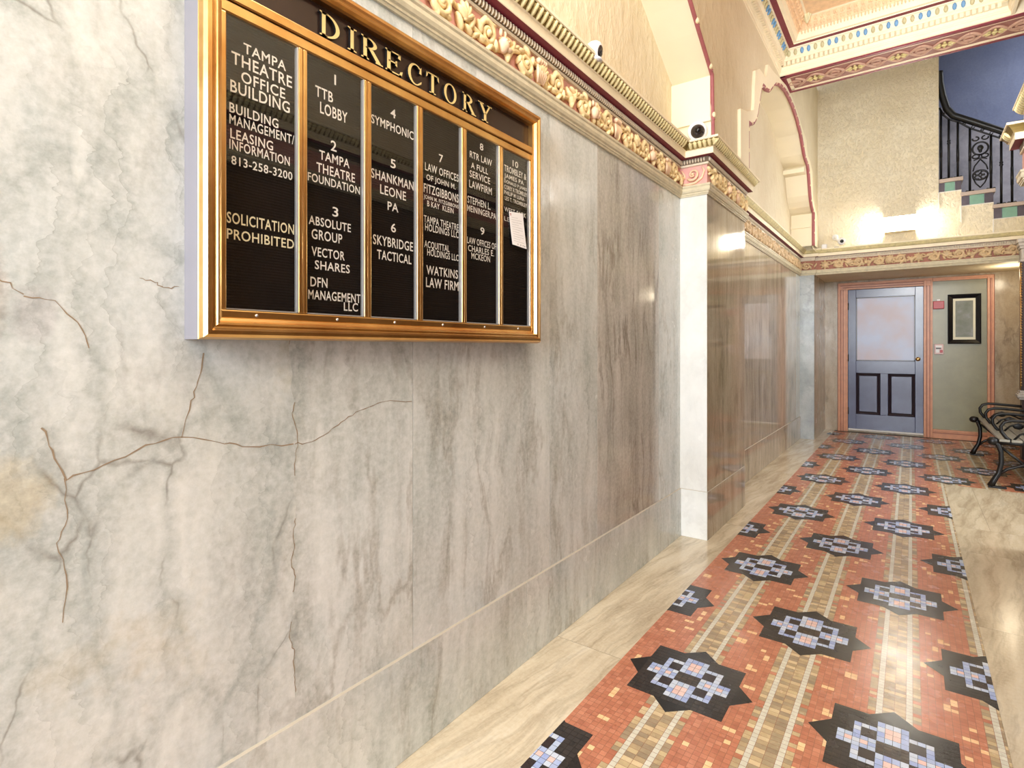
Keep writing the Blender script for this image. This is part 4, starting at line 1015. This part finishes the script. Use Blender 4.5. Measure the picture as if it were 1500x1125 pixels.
# ------------------------------------------------------------------ iron bench
t = thing('bench', 'black cast iron bench with looped arms and grey seat at the right wall', 'bench', (.85, 7.15, 0))
def endframe(y):
    mb = MB()
    mb.tube([(.552, y, .012), (.572, y, .06), (.605, y, .13), (.622, y, .22), (.620, y, .31), (.600, y, .375), (.570, y, .405)], [.026, .022, .019, .018, .018, .020, .026], 0, 10)
    mb.ell((.568, y, .402), (.042, 0, 0), (0, .032, 0), (0, 0, .036), 0, 12, 8)
    mb.bbox(.535, .655, y-.022, y+.022, .0, .018, .005)
    mb.tube([(.585, y, .10), (.66, y, .17), (.76, y, .215), (.9, y, .21), (1.03, y, .13), (1.08, y, .012)], [.012, .013, .014, .014, .016, .022], 0, 8)
    mb.tube([(.58, y, .395), (.75, y, .392), (.95, y, .385), (1.10, y, .375)], [.022, .018, .018, .02], 0, 8)
    mb.tube([(.625, y, .35), (.70, y, .28), (.77, y, .215)], .011, 0, 8)
    mb.tube([(1.05, y, .375), (1.11, y, .55), (1.16, y, .80)], [.02, .017, .014], 0, 8)
    mb.bbox(1.04, 1.14, y-.022, y+.022, .0, .018, .005)
    mb.build('end_frame', M['iron'], t)
endframe(6.25); endframe(8.02)
for y in (6.25, 6.86, 7.44, 8.02):
    mb = MB()
    mb.tube([(.690, y, .405), (.650, y, .44), (.622, y, .485), (.618, y, .53), (.640, y, .568), (.685, y, .585), (.76, y, .585), (.90, y, .575), (1.10, y, .56)], [.015, .014, .0135, .013, .0135, .014, .014, .014, .014], 0, 8)
    mb.tube([(.70, y, .42), (.74, y, .47), (.80, y, .50), (.88, y, .47), (.96, y, .43)], .008, 0, 6)
    mb.ell((.80, y, .475), (.04, 0, 0), (0, .006, 0), (0, 0, .03)); mb.build('arm_loop', M['iron'], t)
for i in range(6):
    x = .605+.078*i; mb = MB(); mb.bbox(x, x+.070, 6.22, 8.05, .402, .424, .005); mb.build('seat_slat', M['slat'], t)
for i in range(3):
    z = .52+.10*i; mb = MB(); mb.bbox(1.085+.02*i, 1.105+.02*i, 6.22, 8.05, z, z+.07, .005); mb.build('back_slat', M['slat'], t)

# ------------------------------------------------------------------ directory board
D = thing('directory_board', 'bronze framed office directory with black letter panels on the marble wall', 'directory board', (-1.2, 1.12, 1.64))
Y0, Y1, ZA, ZB = .511, 1.733, 1.218, 2.072
def rectsweep(prof, y0, y1, z0, z1, mats, name, parent):
    mb = MB()
    def ring(k, x): return [(x, y0+k, z0+k), (x, y1-k, z0+k), (x, y1-k, z1-k), (x, y0+k, z1-k)]
    rings = [ring(k, x) for k, x, _ in prof]
    for i in range(len(prof)-1):
        for j in range(4): mb.quad(rings[i][j], rings[i][(j+1) % 4], rings[i+1][(j+1) % 4], rings[i+1][j], prof[i][2])
    return mb.build(name, mats, parent, recalc=False)
rectsweep([(0, -1.2, 0), (0, -1.142, 1), (.001, -1.140, 1), (.004, -1.128, 1), (.010, -1.122, 1), (.018, -1.121, 1), (.022, -1.126, 1), (.026, -1.127, 1), (.030, -1.123, 1), (.034, -1.124, 1), (.038, -1.134, 1), (.044, -1.137, 1), (.0445, -1.165, 1)], Y0, Y1, ZA, ZB, [M['case_grey'], M['brass']], 'outer_frame', D)
mb = MB(); mb.box(-1.199, -1.171, Y0+.01, Y1-.01, ZA+.01, ZB-.01); mb.build('backboard', M['black'], D)
XFR = -1.139
mull = [.742, .930, 1.117, 1.3095, 1.5015]; ZP0, ZP1 = 1.280, 1.893
mb = MB()
yl, yr = Y0+.043, Y1-.043
mb.bbox(-1.165, XFR, yl, yr, ZP1, 1.918, .003); mb.bbox(-1.165, XFR+.003, yl, yr, 1.920, 1.944, .003)
mb.bbox(-1.165, XFR, yl, yr, ZA+.043, ZP0, .003)
mb.bbox(-1.165, XFR, yl, yl+.012, ZP0, ZP1, .002); mb.bbox(-1.165, XFR, yr-.012, yr, ZP0, ZP1, .002)
for c in mull: mb.bbox(-1.165, XFR, c-.011, c-.0005, ZP0, ZP1, .002); mb.bbox(-1.165, XFR, c+.0005, c+.011, ZP0, ZP1, .002)
mb.build('inner_frame', M['brass'], D)
mb = MB(); mb.box(-1.163, -1.1545, yl, yr, 1.944, ZB-.043); hdr = mb.build('header_panel', M['header'], D)
mb = MB()
for y in (.63, .835, 1.02, 1.21, 1.41, 1.60): mb = MB(); mb.ell((XFR+.001, y, 1.270), (.002, 0, 0), (0, .0035, 0), (0, 0, .0035)); mb.build('lock_screw', M['silver'], D)

def band(cx, cz, ro, ri, a0, a1, n=18):
    """list of quads between an outer and an inner ellipse"""
    q = []
    for i in range(n):
        a, b = a0+(a1-a0)*i/n, a0+(a1-a0)*(i+1)/n
        q.append([(cx+math.cos(a)*ro[0], cz+math.sin(a)*ro[1]), (cx+math.cos(b)*ro[0], cz+math.sin(b)*ro[1]), (cx+ri[2]+math.cos(b)*ri[0], cz+math.sin(b)*ri[1]), (cx+ri[2]+math.cos(a)*ri[0], cz+math.sin(a)*ri[1])])
    return q
def rc(x0, x1, z0, z1): return [(x0, z0), (x1, z0), (x1, z1), (x0, z1)]
def stem(x, w_, s=.09): return [rc(x, x+w_, 0, 1), rc(x-s, x+w_+s, 0, .055), rc(x-s, x+w_+s, .945, 1), [(x-s*.5, .05), (x+w_+s*.5, .05), (x+w_, .10), (x, .10)], [(x, .90), (x+w_, .90), (x+w_+s*.5, .95), (x-s*.5, .95)]]
PI = math.pi
GL = {
 'D': stem(.12, .16)+band(.28, .5, (.62, .5), (.45, .435, 0), -PI/2, PI/2)+[rc(.12, .3, .93, 1), rc(.12, .3, 0, .07)],
 'I': stem(.32, .36, .3),
 'R': stem(.10, .16)+band(.26, .745, (.46, .255), (.30, .195, 0), -PI/2, PI/2)+[rc(.12, .3, .94, 1), rc(.2, .34, .49, .55), [(.34, .52), (.54, .52), (.92, .05), (.70, .05)], rc(.66, 1.0, 0, .055)],
 'E': stem(.12, .19)+[rc(.2, .86, .94, 1), rc(.2, .94, 0, .06), rc(.2, .66, .475, .53), [(.72, .80), (.88, .76), (.88, 1), (.78, 1)], [(.78, 0), (.94, 0), (1.0, .26), (.86, .2)], [(.58, .40), (.68, .36), (.68, .64), (.58, .60)]],
 'C': band(.55, .5, (.52, .52), (.36, .455, .03), PI*.27, PI*1.75)+[[(.82, .64), (.98, .62), (.98, .97), (.88, .90)], [(.86, .20), (1.0, .28), (.97, .16), (.9, .1)]],
 'T': [rc(.40, .60, 0, .97), rc(.26, .74, 0, .055), rc(.04, .96, .94, 1), [(.0, .70), (.10, .78), (.16, 1), (.03, 1)], [(.90, .78), (1.0, .70), (.97, 1), (.84, 1)]],
 'O': band(.5, .5, (.5, .52), (.32, .455, 0), 0, 2*PI, 30),
 'Y': [rc(.41, .59, 0, .46), rc(.27, .73, 0, .055), [(.41, .42), (.59, .46), (.28, .97), (.08, .97)], [(.50, .44), (.59, .42), (.90, .97), (.78, .97)], rc(-.02, .40, .945, 1), rc(.66, 1.02, .945, 1)]}
for ch, ya, yb in (('D', .788, .853), ('I', .870, .898), ('R', .912, .984), ('E', .991, 1.055), ('C', 1.073, 1.128), ('T', 1.146, 1.200), ('O', 1.222, 1.278), ('R', 1.306, 1.373), ('Y', 1.385, 1.455)):
    mb = MB(); z0, z1 = 1.953, 2.011
    for pl in GL[ch]:
        p3 = [(-1.1535, ya+(yb-ya)*a, z0+(z1-z0)*b) for a, b in pl]
        mb.poly_extrude(p3, (.0085, 0, 0), 0, True, 1)
    mb.build('header_letter', [M['letter_gold'], M['black']], hdr, recalc=True)

TEXT = [(0,'TAMPA',0.6124,0.7114,1.8353,1.8572),(0,'THEATRE',0.5864,0.7266,1.802,1.8286),(0,'OFFICE',0.6074,0.7095,1.7703,1.7946),(0,'BUILDING',0.5841,0.7208,1.7413,1.7675),
(0,'BUILDING',0.5822,0.6927,1.6973,1.7187),(0,'MANAGEMENT/',0.5822,0.7357,1.6729,1.6942),(0,'LEASING',0.5841,0.6799,1.6432,1.6646),(0,'INFORMATION',0.5822,0.7208,1.62,1.641),
(0,'813-258-3200',0.5864,0.7275,1.5887,1.6076),(0,'SOLICITATION',0.5769,0.7317,1.4634,1.4872),(0,'PROHIBITED',0.5769,0.7317,1.43,1.452),
(1,'1',0.8403,0.8483,1.8555,1.881),(1,'TTB',0.7878,0.8379,1.8082,1.834),(1,'LOBBY',0.8012,0.8809,1.7709,1.7993),(1,'2',0.8314,0.8483,1.6893,1.7151),(1,'TAMPA',0.7991,0.8874,1.6589,1.6814),
(1,'THEATRE',0.7912,0.9044,1.6262,1.6495),(1,'FOUNDATION',0.7677,0.92,1.5991,1.6197),(1,'3',0.8363,0.8534,1.5274,1.5513),(1,'ABSOLUTE',0.7702,0.8916,1.496,1.5175),(1,'GROUP',0.7778,0.8652,1.4624,1.4867),
(1,'VECTOR',0.7778,0.8726,1.4214,1.4441),(1,'SHARES',0.7867,0.8881,1.3905,1.4122),(1,'DFN',0.7747,0.822,1.348,1.3712),(1,'MANAGEMENT',0.769,0.9317,1.317,1.34),(1,'LLC',0.8701,0.9137,1.2946,1.3164),
(2,'4',1.0237,1.0427,1.8381,1.8626),(2,'SYMPHONIC',0.9573,1.1208,1.7991,1.8233),(2,'5',1.0237,1.0427,1.6982,1.7227),(2,'SHANKMAN',0.9568,1.1154,1.6538,1.6798),(2,'LEONE',0.9874,1.081,1.6179,1.6436),
(2,'PA',1.0134,1.0523,1.5792,1.6028),(2,'6',1.0256,1.0435,1.5209,1.5457),(2,'SKYBRIDGE',0.963,1.1081,1.4778,1.5047),(2,'TACTICAL',0.9769,1.102,1.44,1.4658),
(3,'7',1.2154,1.2334,1.7655,1.7905),(3,'LAW OFFICES',1.1564,1.3068,1.7259,1.7495),(3,'OF JOHN M.',1.162,1.2907,1.6939,1.716),(3,'FITZGIBBONS',1.1514,1.3068,1.6598,1.6867),(3,'JOHN M. FITZGIBBONS',1.1514,1.3117,1.6382,1.6533),
(3,'B KAY  KLEIN',1.1654,1.2812,1.6213,1.6382),(3,'TAMPA THEATRE',1.1514,1.3084,1.5714,1.5926),(3,'HOLDINGS LLC',1.1564,1.3068,1.5479,1.5697),(3,'ACQUITTAL',1.1536,1.2617,1.4984,1.5185),(3,'HOLDINGS LLC',1.1654,1.3117,1.4751,1.4957),
(3,'WATKINS',1.162,1.302,1.4188,1.4464),(3,'LAW FIRM',1.1603,1.3068,1.381,1.4101),
(4,'8',1.411,1.429,1.8605,1.8833),(4,'RTR LAW',1.3594,1.4756,1.8208,1.8429),(4,'A FULL',1.3655,1.4539,1.7876,1.8072),(4,'SERVICE',1.3587,1.4655,1.7571,1.7798),(4,'LAWFIRM',1.3563,1.4749,1.7227,1.7476),
(4,'STEPHEN L.',1.3479,1.4685,1.6707,1.6944),(4,'MEININGER,PA',1.3462,1.5055,1.6445,1.6647),(4,'9',1.4135,1.4352,1.5787,1.6039),(4,'LAW OFFICES OF',1.3462,1.5113,1.5396,1.5612),(4,'CHARLES E.',1.3506,1.487,1.5151,1.5354),(4,'MCKEON',1.3673,1.4655,1.4919,1.5128),
(5,'10',1.5964,1.6304,1.8554,1.8777),(5,'TROMBLEY &',1.5461,1.6817,1.8252,1.8483),(5,'JAMES PA',1.5461,1.6652,1.7982,1.8185),(5,'DONALD P JAMES',1.5461,1.6866,1.7815,1.7964),(5,'COREY R TROMBLEY',1.5461,1.6965,1.7629,1.7778),
(5,'PHILIP M LUNA',1.5461,1.6696,1.7439,1.7579),(5,'LES T. TROMBLEY',1.5493,1.6875,1.7238,1.7381),(5,'WEST PARK',1.5461,1.6808,1.6834,1.7001),(5,'LEGAL',1.5461,1.6477,1.6501,1.666)]
bnds = [yl+.012]+mull+[yr-.012]
def text_mesh(s, bold):
    cu = bpy.data.curves.new('lettering', 'FONT'); cu.body = s; cu.size = 1; cu.offset = bold; cu.extrude = 0; cu.resolution_u = 3; cu.space_character = 1.08
    o = bpy.data.objects.new('lettering_source', cu); C.objects.link(o)
    dg = bpy.context.evaluated_depsgraph_get(); me = bpy.data.meshes.new_from_object(o.evaluated_get(dg))
    vs = [v.co.copy() for v in me.vertices]; fs = [tuple(p.vertices) for p in me.polygons]
    bpy.data.objects.remove(o); bpy.data.curves.remove(cu); bpy.data.meshes.remove(me)
    return vs, fs
for k in range(6):
    ya = bnds[k]+(.011 if k else 0); yb = bnds[k+1]-(.011 if k < 5 else 0)
    mb = MB(); mb.box(-1.168, -1.1515, ya-.004, yb+.004, ZP0-.004, ZP1+.004); pan = mb.build('letter_panel', M['felt'], D)
    mb = MB(); mb.box(-1.1445, -1.1425, ya-.002, yb+.002, ZP0-.002, ZP1+.002); mb.build('glass_pane', M['glass'], pan)
    mb = MB(); mb.box(-1.151, -1.1405, yb-.0035, yb-.0005, ZP0+.001, ZP1-.001); mb.box(-1.151, -1.1405, ya+.001, yb-.001, ZP0+.0005, ZP0+.003); mb.build('glass_edge_strip', M['silver'], pan)
    for pi_, s, y0_, y1_, z0_, z1_ in TEXT:
        if pi_ != k: continue
        y0_, y1_, z0_, z1_ = y0_*.9914, y1_*.9914, 1.2+(z0_-1.2)*.9914, 1.2+(z1_-1.2)*.9914
        vs, fs = text_mesh(s, .012); xs = [v.x for v in vs]; zs = [v.y for v in vs]
        if s == '1': y0_, y1_ = y0_+.0015, y1_-.0015
        y1_ = min(y1_, yb-.005)
        z0f, z1f = (min(zs) if ',' not in s and 'Q' not in s else 0.0, max(zs))
        mb = MB(); f = lambda v: (y0_+(v.x-min(xs))/(max(xs)-min(xs))*(y1_-y0_), z0_+(v.y-z0f)/(z1f-z0f)*(z1_-z0_))
        mb.add([(-1.1500, *f(v)) for v in vs], fs, 0)
        mb.build('lettering', M['cream_letter'] if 'SOLICIT' in s or 'PROHIB' in s else M['white_letter'], pan)
# the notice stuck on the glass of the last panel
mb = MB(); n = 6; X = -1.1405
c4 = [(1.547, 1.680), (1.632, 1.688), (1.650, 1.562), (1.563, 1.566)]
def pp(a, b):
    t_ = [c4[0][i]+(c4[1][i]-c4[0][i])*a for i in (0, 1)]; l_ = [c4[3][i]+(c4[2][i]-c4[3][i])*a for i in (0, 1)]
    return (t_[0]+(l_[0]-t_[0])*b, t_[1]+(l_[1]-t_[1])*b)
vs = []; fs = []
for side in (0, .0006):
    for j in range(n+1):
        for i in range(n+1):
            y, z = pp(i/n, j/n); vs.append((X+side+.004*(j/n)**2, y, z))
N = (n+1)**2
for j in range(n):
    for i in range(n):
        a = j*(n+1)+i; fs += [(a, a+1, a+n+2, a+n+1), (N+a+n+1, N+a+n+2, N+a+1, N+a)]
per = [i for i in range(n+1)]+[(n+1)*j+n for j in range(1, n+1)]+[(n+1)*n+i for i in range(n-1, -1, -1)]+[(n+1)*j for j in range(n-1, 0, -1)]
for a, b in zip(per, per[1:]+per[:1]): fs.append((a, N+a, N+b, b))
mb.add(vs, fs, 0)
note = tag(mb.build('paper_notice', M['paper'], smooth=False), 'white paper notice stuck on the glass of the rightmost directory panel', 'notice')
mb = MB()
for r_ in range(11):
    b = .16+.07*r_
    for a0 in ((.12, .86) if r_ % 3 else (.12, .6),):
        q = [pp(a0[0], b), pp(a0[1], b), pp(a0[1], b+.006), pp(a0[0], b+.006)]; mb.add([(X+.0009+.004*b*b, y, z) for y, z in q], [(0, 1, 2, 3)], 0)
for a in (.35, .55, .72, .84): q = [pp(a, .93), pp(a+.07, .93), pp(a+.07, .955), pp(a, .955)]; mb.add([(X+.0009+.0037, y, z) for y, z in q], [(0, 1, 2, 3)], 0)
for b in (.05, .09): q = [pp(.06, b), pp(.13, b), pp(.13, b+.025), pp(.06, b+.025)]; mb.add([(X+.0009, y, z) for y, z in q], [(0, 1, 2, 3)], 1)
mb.build('print', [M['ink'], M['ink_red']], note, recalc=False)
